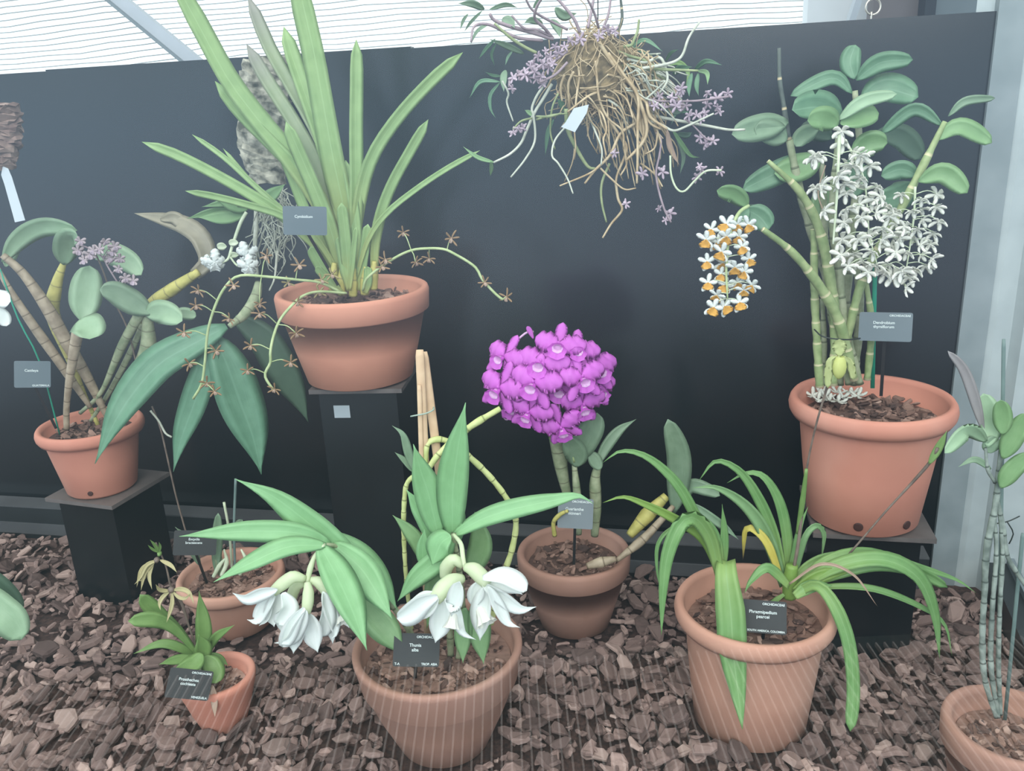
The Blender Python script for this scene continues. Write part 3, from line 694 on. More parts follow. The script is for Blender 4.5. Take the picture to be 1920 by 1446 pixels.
L([(325, 592), (345, 588), (368, 593)], 24, 'lf_pale', 'oval', (-.02, 0), 0)
L([(365, 515), (388, 490), (378, 450), (350, 425), (310, 412), (252, 400)], 38, 'lf_brown', 'taper', (0, .04), 10)
L([(300, 412), (330, 410), (362, 445)], 26, 'lf_brown', 'oval', (.03, .03), 0)
S([(262, 712), (240, 620), (212, 560), (190, 500), (176, 470)], 3, 'spike_d', (0, -.04), 'flower_spike')
lil_meshes = [star(5, .0115, .0065, .2, lipL=.75, lipw=.8, spread=SP5, seed=s).mesh('flower', ['fl_lil2', 'fl_lil']) for s in (21, 22, 23)]
spray(PC, [(230, 545), (205, 505), (190, 480), (165, 465), (150, 460)], 3, 'spike_l', (-.04, -.06),
      [(150, 452), (197, 453), (215, 462), (157, 488), (205, 484), (222, 505), (250, 527), (175, 470), (180, 560), (147, 470), (225, 485), (186, 468), (168, 478), (235, 522), (212, 472)], lil_meshes, scale=.95, ped=1.6)
mb = MB(); tube(mb, [W(0, 505, 1.57), W(35, 600, 1.57), W(75, 680, 1.58), W(112, 815, 1.60)], .0016, 12, 6)
tag(mb.build('plant_stake', 'greenstake'), 'thin green stake rising from the lilac-flowered orchid pot at the left', 'stake')
mb = MB()
for P, w in (([(-12, 545), (4, 560), (20, 565)], 34), ([(-10, 575), (4, 590), (12, 612)], 24)):
    pp = [W(x, y, 1.45) for x, y in P]; ribbon(mb, pp, w * .00096, 'petal', lambda c, T, t: T.cross(tocam(c)), .2)
tag(mb.build('orchid_flower', 'fl_white'), 'white flower reaching in at the left above the grey label', 'flower')

# ------------------------------------------------------------------ cork-mounted orchid behind A
c0 = W(500, 240, 1.70)
cork = thing('mounted_orchid', c0, 'orchid on a long hanging cork slab behind the strap leaves, broad deep green leaves drooping', 'mounted orchid')
PM = Plant(cork, 1.66)
def slab(root, path, widths, Y, mat, name, depth=.03, seed=0):
    r = random.Random(seed); mb = MB(); rows = []
    C = [W(x, y, Y) for x, y in path]; N = 30; P = catmull(C, N)
    for i, c in enumerate(P):
        t = i / (N - 1); q = t * (len(widths) - 1); j = min(int(q), len(widths) - 2); w = (widths[j] + (widths[j + 1] - widths[j]) * (q - j)) * mpp(c) / 2
        rows.append([c + Vector((cos(a) * w * r.uniform(.88, 1.12), sin(a) * depth * .5 * r.uniform(.7, 1.25), r.uniform(-.004, .004))) for a in [2 * pi * k / 16 for k in range(16)]])
    mb.grid(rows, True); o = mb.build(name, mat, root, False); return o
slab(cork, [(497, 108), (495, 200), (490, 280), (505, 345)], [92, 96, 86, 60], 1.69, 'cork', 'cork_slab', .035, 1)
def roots(plant, region, n, mat, w, seed, name='fine_roots', vert=True, L=60):
    r = random.Random(seed); mb = MB()
    for i in range(n):
        x = r.uniform(region[0], region[2]); y = r.uniform(region[1], region[3]); Y = plant.Y + r.uniform(-.03, .02); P = []
        for k in range(4): P.append(W(x, y, Y)); x += r.gauss(0, L * .18); y += r.uniform(.1, .5) * L if vert else r.gauss(0, L * .3)
        tube(mb, P, w * mpp(P[0]) / 2, 9, 5)
    o = mb.build(name, mat, plant.root); o['kind'] = 'stuff'; return o
roots(PM, (488, 350, 540, 450), 90, 'root_pale', 2, 5)
S, L = PM.stem, PM.leaf
S([(480, 380), (480, 420), (478, 470), (482, 520)], [8, 9, 8, 8], 'root_pale', (-.02, -.03), 'root')
S([(520, 470), (515, 520), (505, 545)], [6, 4, 3], 'root_pale', (-.02, -.03), 'root')
S([(485, 530), (478, 560), (458, 590), (430, 612)], [14, 22, 20, 10], 'bulb', (-.05, -.12), 'pseudobulb')
S([(462, 398), (450, 420), (436, 460), (428, 485), (415, 493)], [7, 7, 6, 6, 4], 'spike_w', (-.05, -.08), 'flower_spike')
S([(430, 480), (445, 498), (462, 500)], 4, 'spike_w', (-.07, -.08), 'flower_spike')
for P, w, mt, d in [
    ([(425, 612), (370, 640), (300, 680), (250, 735), (215, 790), (178, 870)], 66, 'lf_dark', (-.1, -.22)),
    ([(405, 630), (385, 690), (362, 760), (340, 820), (325, 885)], 50, 'lf_dark', (-.1, -.16)),
    ([(402, 632), (425, 680), (450, 750), (475, 820), (490, 890)], 84, 'lf_dark', (-.1, -.14)),
    ([(440, 595), (490, 630), (528, 690), (558, 745), (578, 792)], 62, 'lf_dim', (-.06, -.03)),
    ([(340, 655), (390, 620), (425, 612)], 26, 'lf_dark', (-.08, -.08))]: L(P, w, mt, 'lance', d, fold=.15)
for P, w in [([(465, 392), (440, 385), (405, 372)], 28), ([(460, 400), (420, 408), (372, 408)], 26), ([(450, 395), (400, 398), (350, 410)], 18), ([(470, 385), (430, 380), (378, 388)], 16), ([(480, 385), (505, 370), (535, 345)], 26)]:
    L(P, w, 'lf_dend2', 'lance', (-.04, -.07))
for x, y, w in ((415, 462, 15), (437, 455, 14), (437, 478, 12)): L([(x + 10, y), (x, y), (x - 8, y + 2)], w, 'spike_w', 'oval', (-.07, -.07), name='bud')
def blob_flower(P, pos, size, seed, mats=('fl_white',), faces=None):
    mb = star(5, size, size * .8, -.5, 'petal', .8, .9, jit=.3, seed=seed, ruffle=.35, lipmi=0); me = mb.mesh('flower', list(mats))
    c = W(*pos); return put(me, 'flower', P.root, c, (faces or tocam(c) + Vector((0, 0, -.5))), 0, 1)
blob_flower(PM, (402, 492, 1.57), .022, 1); blob_flower(PM, (463, 478, 1.57), .022, 2); blob_flower(PM, (466, 500, 1.56), .021, 3); blob_flower(PM, (388, 490, 1.57), .013, 4)
S([(285, 762), (300, 800), (312, 850), (330, 930), (352, 1010)], 3.5, 'spike_d', (-.14, -.14), 'aerial_root'); S([(282, 770), (298, 790), (310, 812), (322, 820)], 4, 'root_pale', (-.15, -.15), 'aerial_root')

# cork piece and tag cut off at the left edge, above C
cl = thing('cork_mount', W(5, 255, 1.45), 'stacked brown cork piece hanging at the left edge above a white tag', 'cork mount')
slab(cl, [(4, 196), (2, 250), (-4, 318)], [62, 76, 56], 1.45, 'cork_tan', 'cork_bark', .06, 7)
mb = MB()
pl = [(5, 312), (15, 316), (22, 332), (47, 413), (28, 417), (8, 345), (2, 328)]
A = [W(x, y, 1.43) for x, y in pl]; mb.grid([[p for p in A], [p + Vector((0, .0008, 0)) for p in A]], True)
tag(mb.build('plant_tag', 'tag', None, False), 'narrow white tag hanging below the cork piece at the left edge', 'tag')

# ------------------------------------------------------------------ orchid F: magenta flowers
S, L = PF.stem, PF.leaf
S([(1072, 960), (1064, 930), (1053, 880), (1044, 818)], [12, 18, 26, 30], 'bulb', (.02, .03), 'pseudobulb')
S([(1084, 1002), (1082, 930), (1078, 885), (1076, 862)], [14, 17, 14, 8], 'bulb', (-.02, .0), 'pseudobulb')
S([(1115, 1005), (1117, 950), (1116, 900), (1122, 868)], [14, 21, 22, 12], 'bulb', (0, .0), 'pseudobulb')
S([(1180, 1005), (1212, 968), (1250, 930)], [16, 30, 16], 'bulb_y', (-.01, .01), 'pseudobulb')
S([(1155, 1052), (1205, 1012), (1240, 975), (1262, 950)], [8, 18, 14, 10], 'bulb_b', (-.07, -.02), 'pseudobulb')
S([(1100, 1062), (1125, 1055), (1155, 1048)], [12, 22, 10], 'bulb_b', (-.08, -.08), 'pseudobulb')
S([(1040, 1005), (1038, 980), (1050, 965), (1065, 958)], [9, 8, 9, 6], 'bulb_y', (-.05, -.06), 'new_shoot')
L([(1078, 868), (1095, 830), (1112, 800), (1120, 774)], 50, 'lf_catt', 'oval', (0, 0), 0)
L([(1082, 876), (1080, 850), (1060, 822)], 44, 'lf_catt', 'oval', (-.01, -.03), 0)
L([(1120, 872), (1135, 840), (1160, 808), (1193, 786)], 22, 'lf_catt', 'lance', (0, .03), 10)
L([(1126, 880), (1110, 855), (1100, 845)], 26, 'lf_catt', 'lance', (-.01, .0), 10)
L([(1264, 962), (1272, 905), (1272, 850), (1252, 786)], 46, 'lf_catt', 'oval', (0, -.02), 0)
L([(1272, 940), (1295, 912), (1325, 918), (1350, 930)], 28, 'lf_catt', 'oval', (0, -.04), 0)
L([(1282, 965), (1280, 985), (1276, 1000)], 10, 'lf_catt', 'strap', (0, 0), 0)
fl = star(5, .038, .032, -.12, 'oval', 0, 0, [radians(a) for a in (18, 162)], .08, 1, .26)
for a, w in ((-52, .018), (232, .018), (90, .018)):
    a = radians(a); d = Vector((cos(a), sin(a), 0)); ribbon(fl, [d * (.041 * t) + Vector((0, 0, -.003 - .006 * t)) for t in (0, .4, .75, 1)], w, 'petal', Vector((-d.y, d.x, 0)), .15, .0006, 14, .12)
def lipmesh():
    mb = MB(); rows = []; K = 20
    for i in range(7):
        t = i / 6; r = (.004, .0052, .006, .007, .009, .0118, .0135)[i]
        rows.append([Vector((cos(a) * r * (1 + .12 * t * sin(a * 7)), -.003 - .012 * t + sin(a) * r * .8, .002 + .017 * t - (.010 * t * t * (1 + sin(-a)) / 2 if i > 3 else 0) + .0012 * t * sin(a * 6))) for a in [2 * pi * k / K for k in range(K)]])
    mb.grid(rows, True, None, True, False, 0)
    rin = [[Vector(p) * .86 + Vector((0, -.001, .0028)) for p in r] for r in rows[1:5]]
    mb.grid(rin, True, None, True, False, 1)
    return mb
MAG = fl.mesh('flower', ['fl_mag', 'fl_mag']); LIP = lipmesh().mesh('lip', ['fl_mag_lip', 'fl_mag_in'])
hub = W(1045, 720, 1.37)
S([(1076, 866), (1066, 830), (1050, 780), (1040, 730)], [7, 6, 5, 5], 'spike', (-.01, -.04), 'flower_spike')
rr = random.Random(8)
for x, y, dd in ((1001, 717, -.05), (937, 727, -.03), (992, 772, -.045), (1052, 800, -.04), (1091, 707, -.045), (1092, 757, -.03), (1047, 648, -.02), (945, 668, 0), (1082, 655, -.01), (1118, 690, 0), (1122, 728, .0), (1015, 680, -.03), (1050, 725, -.02), (965, 755, -.01)):
    c = W(x, y, 1.37 + dd); out = (c - hub).normalized(); face = (tocam(c) * 1.3 + out * .9)
    put(MAG, 'flower', PF.root, c, face, rr.uniform(-.35, .35), rr.uniform(.98, 1.2), [('lip', LIP)])
    mb = MB(); tube(mb, [hub, hub.lerp(c, .6) + out * .004, c - tocam(c) * .004], .0013, 7, 6); mb.build('pedicel', 'fl_mag_in', PF.root)
for P in ([(985, 720), (955, 690), (962, 650), (985, 625), (1000, 622)], ): S(P, 4, 'fl_mag_in', (-.01, .01), 'pedicel')
L([(945, 765), (948, 780), (953, 788)], 11, 'fl_mag_in', 'petal', (0, 0), 0, name='petal'); L([(1000, 635), (993, 620), (988, 612)], 10, 'fl_mag', 'petal', (0, 0), 0, name='petal')

# ------------------------------------------------------------------ orchid D: drooping white flowers
S, L, K = PD.stem, PD.leaf, PD.cane
K([(772, 1180), (762, 1090), (757, 1000), (758, 940), (764, 905), (785, 888), (800, 880)], [8, 8, 8, 9, 9, 8], 'cane_y', (.03, .02), seg=.022)
K([(790, 900), (797, 870), (800, 835), (818, 824), (840, 828), (870, 848), (915, 890), (950, 935), (967, 975), (960, 1030), (940, 1090), (920, 1170)], [12, 12, 12, 11, 12, 12, 12], 'cane_y', (.03, .05, .05, .03), seg=.024)
K([(800, 885), (820, 855), (850, 826), (885, 798), (938, 766)], [11, 12, 13, 14, 10], 'cane_y', (.02, .06), seg=.026)
K([(845, 1230), (842, 1150), (835, 1060), (825, 980)], [13, 13, 12, 10], 'cane2', (.0, 0), seg=.03)
K([(860, 1235), (868, 1160), (862, 1080), (850, 1000)], [13, 12, 11, 9], 'cane2', (-.01, -.03), seg=.03)
K([(790, 1230), (760, 1170), (700, 1090), (640, 1030), (605, 1022)], [13, 12, 10, 9, 8], 'cane2', (0, -.02, -.06), seg=.03)
for P, w, mt, d in [
    ([(690, 1085), (630, 1025), (570, 975), (510, 930), (440, 898)], 54, 'lf_thunia', (-.04, -.05)),
    ([(620, 1020), (560, 1000), (475, 996), (400, 1000), (336, 1006)], 42, 'lf_thunia', (-.05, -.1)),
    ([(612, 1022), (540, 1025), (470, 1055), (400, 1092)], 38, 'lf_thunia', (-.06, -.12)),
    ([(600, 1022), (630, 1075), (660, 1140), (688, 1220)], 62, 'lf_thunia', (-.062, -.15)),
    ([(625, 1020), (675, 1065), (705, 1110), (736, 1162)], 60, 'lf_thunia', (-.045, -.10)),
    ([(620, 1000), (680, 1045), (720, 1095), (745, 1145)], 44, 'lf_thunia', (.0, -.03)),
    ([(676, 1128), (705, 1160), (730, 1190), (757, 1230)], 58, 'lf_dend2', (-.03, -.06)),
    ([(848, 1010), (848, 920), (858, 840), (873, 755)], 60, 'lf_thunia', (-.02, -.04)),
    ([(822, 1005), (805, 930), (790, 885), (775, 833)], 56, 'lf_thunia', (-.02, -.03)),
    ([(815, 1020), (800, 975), (780, 945), (762, 918)], 38, 'lf_thunia', (-.01, .0)),
    ([(800, 1060), (785, 1020), (762, 990), (736, 966)], 30, 'lf_dend2', (.0, .01)),
    ([(778, 885), (766, 850), (755, 815), (735, 798)], 17, 'lf_catt', (.02, .02)),
    ([(775, 885), (760, 865), (740, 848)], 12, 'lf_catt', (.02, .02)),
    ([(848, 1005), (900, 975), (960, 955), (1040, 938), (1085, 930), (1113, 945)], 38, 'lf_thunia', (-.03, -.03)),
    ([(880, 1080), (900, 1030), (898, 990), (890, 960)], 46, 'lf_dend2', (.02, .03)),
    ([(745, 1128), (780, 1085), (820, 1050), (850, 1005)][::-1], 44, 'lf_thunia', (-.03, -.05)),
    ([(792, 1060), (793, 1030), (796, 992)], 26, 'lf_thunia', (-.03, -.03)),
    ([(845, 1005), (825, 1020), (810, 1060)], 50, 'lf_thunia', (-.05, -.05)),
    ([(872, 1140), (868, 1195), (868, 1244)], 34, 'lf_dend2', (-.03, -.05)),
    ([(895, 1120), (900, 1190), (907, 1246)], 44, 'lf_dend2', (-.03, -.05)),
    ([(855, 1020), (850, 960), (842, 900)], 44, 'lf_thunia', (.0, .01)),
    ([(835, 1000), (815, 1100), (800, 1180)], 40, 'lf_dend2', (.01, .0))]: L(P, w, mt, 'lance', d, fold=.14, n=20)
S([(608, 1022), (592, 1040), (582, 1065), (576, 1092)], [6, 8, 12, 9], 'fl_tube', (-.06, -.09), 'flower_spike')
S([(850, 1002), (864, 1020), (868, 1045), (872, 1065)], [6, 9, 9, 7], 'fl_tube', (-.04, -.09), 'flower_spike')
def thunia(plant, tubeP, tw, petals, d, lip=None):
    """tubeP: curved ovary; petals: list of (path, width)"""
    pp = plant.pts(tubeP, d); s = mpp(pp[0]); root = MB(); tube(root, pp, [tw * s * .25, tw * s * .48, tw * s * .5, tw * s * .38], 12, 10)
    f = root.build('flower', 'fl_tube', plant.root)
    for i, (P, w) in enumerate(petals):
        pts = [W(x, y, plant.Y + d[-1] + (-.012 + .008 * (i % 3)) - .01 * k / len(P)) for k, (x, y) in enumerate(P)]
        rndt = radians((i * 37) % 50 - 25); mb = MB()
        ribbon(mb, pts, w * s * 1.25, 'petal' if i % 3 == 0 and w > 24 else 'lance', lambda c, T, t: Quaternion(T, rndt) @ T.cross(tocam(c)), .3, .0007, 16, 0, seed=i, curl=.25)
        mb.build('petal', 'fl_white', f)
    if lip:
        c = W(lip[0], lip[1], plant.Y + d[-1] - .01); mb = MB(); z = Vector((lip[3], -.6, lip[4])).normalized(); a = z.orthogonal().normalized(); b = z.cross(a); R = lip[2] * s / 2
        rows = [[c + z * (R * q * 1.5 - R * 1.1) + (a * cos(g) + b * sin(g)) * R * .55 * rad * (1 + .16 * q * q * sin(g * 9)) for g in [2 * pi * k / 36 for k in range(36)]] for q, rad in ((0, .45), (.3, .62), (.6, .78), (.85, 1.0), (1, 1.25))]
        mb.grid(rows, True, None, True, False); mb.build('lip', 'fl_cream', f)
T1 = (-.09, -.10)
thunia(PD, [(572, 1086), (550, 1082), (530, 1095), (512, 1110)], 26, [([(520, 1105), (490, 1112), (462, 1122), (436, 1112)], 22), ([(515, 1115), (495, 1140), (480, 1165), (463, 1162)], 22), ([(522, 1112), (512, 1150), (514, 1176)], 30), ([(530, 1112), (540, 1140), (522, 1172)], 32), ([(510, 1120), (500, 1160), (485, 1174)], 12)], T1)
thunia(PD, [(576, 1092), (578, 1110), (577, 1130), (574, 1150)], 22, [([(574, 1145), (560, 1175), (543, 1200), (514, 1206)], 22), ([(576, 1150), (556, 1185), (550, 1226)], 30), ([(577, 1150), (586, 1190), (596, 1224)], 30), ([(570, 1140), (548, 1170), (530, 1214)], 26)], (-.10, -.12))
thunia(PD, [(582, 1088), (598, 1092), (612, 1105), (620, 1122)], 26, [([(608, 1112), (612, 1150), (602, 1195)], 28), ([(618, 1115), (622, 1160), (624, 1208)], 26), ([(620, 1115), (638, 1150), (655, 1178)], 20), ([(605, 1110), (628, 1180), (620, 1200)], 22)], (-.09, -.09), (642, 1160, 40, .4, -.6))
thunia(PD, [(570, 1095), (556, 1100), (548, 1115), (546, 1130)], 22, [([(546, 1125), (548, 1160), (535, 1200)], 28), ([(550, 1125), (532, 1160), (530, 1190)], 24)], (-.07, -.07))
thunia(PD, [(872, 1064), (888, 1068), (903, 1082), (915, 1096)], 30, [([(905, 1085), (940, 1082), (965, 1092), (988, 1108)], 30), ([(905, 1095), (940, 1120), (975, 1142), (1006, 1138)], 22), ([(900, 1090), (892, 1115), (888, 1142)], 26), ([(915, 1100), (935, 1140), (952, 1168), (975, 1177)], 20), ([(912, 1100), (905, 1150), (900, 1202)], 34), ([(912, 1090), (950, 1095), (980, 1115)], 26)], (-.09, -.11), (908, 1160, 56, .35, -.6))
thunia(PD, [(868, 1085), (848, 1090), (830, 1105), (815, 1126)], 32, [([(820, 1118), (790, 1130), (765, 1150), (744, 1160)], 36), ([(822, 1120), (800, 1140), (775, 1150), (750, 1168)], 30), ([(830, 1125), (826, 1165), (816, 1206)], 34), ([(836, 1122), (850, 1140), (862, 1090)], 26), ([(850, 1110), (858, 1150), (868, 1185), (893, 1200)], 18), ([(815, 1112), (800, 1120), (770, 1125)], 18)], (-.10, -.13), (848, 1170, 44, -.2, -.8))
thunia(PD, [(868, 1062), (852, 1050), (838, 1062), (834, 1082)], 26, [([(838, 1080), (825, 1100), (815, 1125)], 26), ([(845, 1080), (850, 1110), (838, 1150)], 26)], (-.07, -.06))
# split bamboo sticks with a tie
def stick(name, A, B, w, Ya, Yb, mat, label, cat='stake', flat=.5):
    a, b = W(*A, Ya), W(*B, Yb); d = (b - a).normalized(); v = tocam(a); s = d.cross(v).normalized(); n = s.cross(d); r = w * mpp(a) / 2; K_ = 10
    rows = []
    for t in (0, .02, .5, 1):
        c = a.lerp(b, t); q = .8 if t == 0 else 1
        rows.append([c + (s * cos(g) + n * sin(g) * flat) * r * q for g in [2 * pi * k / K_ for k in range(K_)]])
    mb = MB(); mb.grid(rows, True); return tag(mb.build(name, mat), label, cat)
stick('bamboo_stick', (787, 656), (812, 1215), 17, 1.16, 1.12, 'cane_wood', 'pale bamboo stick rising upright behind the mint-green leaves, left one')
stick('bamboo_stick', (794, 660), (868, 1215), 17, 1.172, 1.13, 'cane_wood', 'pale bamboo stick slanting behind the tallest mint-green leaf')
stick('bamboo_stick', (786, 722), (800, 1200), 9, 1.15, 1.115, 'cane_wood', 'thin short bamboo stick tied in front of the two taller ones')
mb = MB(); tube(mb, [W(770, 781, 1.145), W(785, 778, 1.14), W(800, 775, 1.142), W(813, 768, 1.15), W(812, 762, 1.17)], .0012, 14, 6)
tag(mb.build('plant_tie', 'twine'), 'pale twisted tie around the bamboo sticks', 'tie')

# ------------------------------------------------------------------ orchid E: strap leaves
S, L = PE.stem, PE.leaf
for P, w, mt, pf, d in [
    ([(1352, 1085), (1345, 1050), (1310, 980), (1270, 908), (1215, 858), (1165, 846), (1130, 868)], 21, 'lf_phrag', 'taper', (.0, .02)),
    ([(1350, 1080), (1320, 1012), (1270, 976), (1210, 946), (1168, 932), (1130, 943)], 19, 'lf_olive', 'taper', (-.01, -.02)),
    ([(1350, 1080), (1332, 1010), (1303, 972), (1275, 985), (1252, 1040), (1243, 1110), (1240, 1192)], 29, 'lf_phrag', 'taper', (-.02, -.08)),
    ([(1310, 985), (1262, 990), (1234, 1020), (1232, 1070), (1241, 1112)], 8, 'lf_phrag', 'taper', (-.01, -.04)),
    ([(1354, 1080), (1358, 1010), (1354, 945)], 16, 'lf_phrag', 'lance', (-.01, .0)),
    ([(1352, 1060), (1345, 1020), (1330, 985), (1300, 960)], 18, 'lf_phrag', 'taper', (-.01, .0)),
    ([(1300, 945), (1330, 968), (1360, 990), (1385, 1012)], 17, 'lf_catt', 'lance', (.01, .0)),
    ([(1362, 1050), (1362, 1080), (1370, 1150), (1375, 1230), (1384, 1300), (1392, 1368)], 54, 'lf_phrag', 'taper', (-.02, -.14)),
    ([(1470, 1100), (1440, 1010), (1400, 950), (1345, 915), (1298, 915)], 25, 'lf_dend2', 'taper', (.01, .02)),
    ([(1472, 1095), (1450, 1000), (1420, 930), (1385, 882), (1342, 865), (1310, 902)], 21, 'lf_phrag', 'taper', (.01, .03)),
    ([(1480, 1090), (1474, 1000), (1458, 935), (1430, 893), (1398, 888), (1363, 906)], 20, 'lf_phrag', 'taper', (.02, .04)),
    ([(1466, 1090), (1440, 1022), (1415, 994), (1398, 996), (1393, 1050)], 15, 'lf_yellow', 'taper', (.0, .03)),
    ([(1488, 1090), (1508, 1010), (1530, 986), (1545, 1002), (1540, 1052)], 12, 'lf_dend2', 'taper', (.02, .04)),
    ([(1490, 1110), (1540, 1055), (1620, 1035), (1710, 1060), (1790, 1086), (1830, 1112)], 17, 'lf_phrag', 'taper', (.0, -.01)),
    ([(1490, 1110), (1560, 1065), (1650, 1048), (1720, 1080), (1752, 1150), (1762, 1236)], 30, 'lf_phrag', 'taper', (-.01, -.06)),
    ([(1490, 1112), (1550, 1082), (1640, 1060), (1720, 1072), (1777, 1102)], 23, 'lf_phrag', 'strap', (-.01, -.04)),
    ([(1495, 1112), (1560, 1100), (1640, 1105), (1720, 1135), (1770, 1170), (1785, 1230)], 13, 'lf_phrag', 'taper', (-.01, -.05)),
    ([(1490, 1115), (1530, 1098), (1562, 1130), (1590, 1200), (1600, 1290), (1594, 1372)], 27, 'lf_phrag', 'strap', (-.02, -.13)),
    ([(1480, 1095), (1540, 1058), (1600, 1078), (1645, 1137)], 6, 'dry', 'taper', (-.02, -.06)),
    ([(1480, 1100), (1440, 1066), (1410, 1088), (1396, 1112)], 19, 'lf_phrag', 'taper', (-.02, -.04)),
    ([(1485, 1100), (1510, 1065), (1560, 1045), (1640, 1045), (1700, 1060)], 20, 'lf_phrag', 'taper', (.01, .03)),
    ([(1478, 1100), (1490, 1040), (1500, 990), (1515, 950)], 14, 'lf_phrag', 'taper', (.01, .03)),
    ([(1490, 1118), (1520, 1100), (1560, 1098)], 24, 'lf_phrag', 'taper', (-.03, -.03)),
    ([(1490, 1110), (1540, 1080), (1600, 1070)], 26, 'lf_olive', 'taper', (-.02, -.02)),
    ([(1470, 1115), (1450, 1130), (1430, 1150)], 10, 'lf_h', 'taper', (-.02, -.02))]: L(P, w, mt, pf, d, fold=.28, n=24)
S([(1480, 1120), (1482, 1085), (1485, 1060)], [26, 30, 22], 'lf_olive', (0, 0), 'leaf_base'); S([(1352, 1110), (1352, 1080), (1352, 1050)], [20, 22, 16], 'lf_olive', (0, 0), 'leaf_base')
S([(1484, 1090), (1498, 1010), (1510, 900), (1518, 850), (1532, 790), (1548, 735), (1560, 690)], [6, 7, 6, 4, 3.5, 4, 6], 'spike_d', (.0, .0, -.02), 'flower_spike')
S([(1496, 1000), (1506, 930), (1512, 880)], [9, 11, 6], 'lf_h', (.005, -.012), 'bract')
S([(1560, 1075), (1600, 1030), (1660, 960), (1715, 900), (1745, 865), (1758, 840)], [3, 4, 3.5, 4, 6, 6], 'spike_d', (0, -.03), 'flower_spike')
L([(1742, 870), (1760, 840), (1776, 807)], 15, 'lf_h', 'lance', (-.03, -.03), 0, name='bud')
# slipper flower
fz = PE.Y - .03; c = W(1574, 690, fz); s = mpp(c)
mb = MB(); ax = Vector((0, 0, -1)); rows = []
for q, r in ((0, .55), (.2, .85), (.45, 1.0), (.7, .9), (.88, .6), (1, .15)):
    rows.append([c + Vector((cos(g) * 13 * s * r, sin(g) * 11 * s * r, 22 * s - q * 44 * s)) for g in [2 * pi * k / 18 for k in range(18)]])
mb.grid(rows, True, None, False, True); sl = mb.build('flower', 'fl_slip', PE.root)
for P, w in (([(1574, 668), (1574, 655), (1574, 636)], 26), ([(1568, 668), (1556, 675), (1553, 700), (1552, 728)], 15), ([(1580, 668), (1594, 680), (1600, 712)], 14), ([(1574, 668), (1562, 680), (1560, 705)], 12)):
    mb = MB(); ribbon(mb, [W(x, y, fz + .004) for x, y in P], w * s, 'petal', lambda c, T, t: T.cross(tocam(c)), .2, .0008, 12, .3); mb.build('petal', 'fl_slip2', sl)

# ------------------------------------------------------------------ orchid B: canes, leaves, white and yellow clusters
S, L, K = PB.stem, PB.leaf, PB.cane
for P, w, mt, d, sg in [
    ([(1537, 725), (1532, 640), (1528, 560), (1526, 430)], [16, 15, 15, 12], 'cane', (-.03, -.03), .035),
    ([(1562, 722), (1566, 620), (1556, 520), (1536, 430), (1500, 360), (1440, 302)], [16, 18, 20, 18, 15, 7], 'cane', (-.04, -.05), .045),
    ([(1602, 712), (1572, 600), (1532, 530), (1484, 472), (1430, 430)], [15, 20, 19, 15, 9], 'cane', (-.05, -.09), .05),
    ([(1592, 720), (1562, 600), (1548, 500), (1545, 400), (1540, 300)], [14, 17, 16, 14, 9], 'cane2', (-.01, .0), .04),
    ([(1612, 720), (1582, 600), (1572, 500), (1561, 400), (1572, 255)], [15, 17, 17, 15, 9], 'cane2', (-.03, -.04), .045),
    ([(1588, 640), (1606, 560), (1622, 515), (1652, 455), (1690, 390), (1726, 320), (1772, 228)], [15, 16, 15, 14, 15, 14, 8], 'cane', (-.04, -.05, -.06), .045),
    ([(1626, 712), (1634, 610), (1622, 520)], [13, 13, 9], 'cane', (-.03, -.04), .04),
    ([(1545, 722), (1545, 640), (1542, 560)], [10, 11, 8], 'cane2', (.0, .0), .03),
    ([(1575, 722), (1580, 640), (1590, 520), (1600, 400), (1612, 290), (1603, 170)], [14, 16, 16, 14, 12, 9], 'cane2', (.01, .02), .045),
    ([(1600, 722), (1608, 640), (1612, 560), (1600, 450)], [14, 16, 15, 10], 'cane2', (.0, -.01), .04),
    ([(1548, 520), (1520, 430), (1496, 340), (1480, 262)], [13, 16, 16, 12], 'cane2', (.01, .0), .04),
    ([(1478, 262), (1470, 200), (1462, 150), (1461, 90)], [13, 9, 8, 6], 'cane_dark', (.0, .0), .036)]: K(P, w, mt, d, seg=sg)
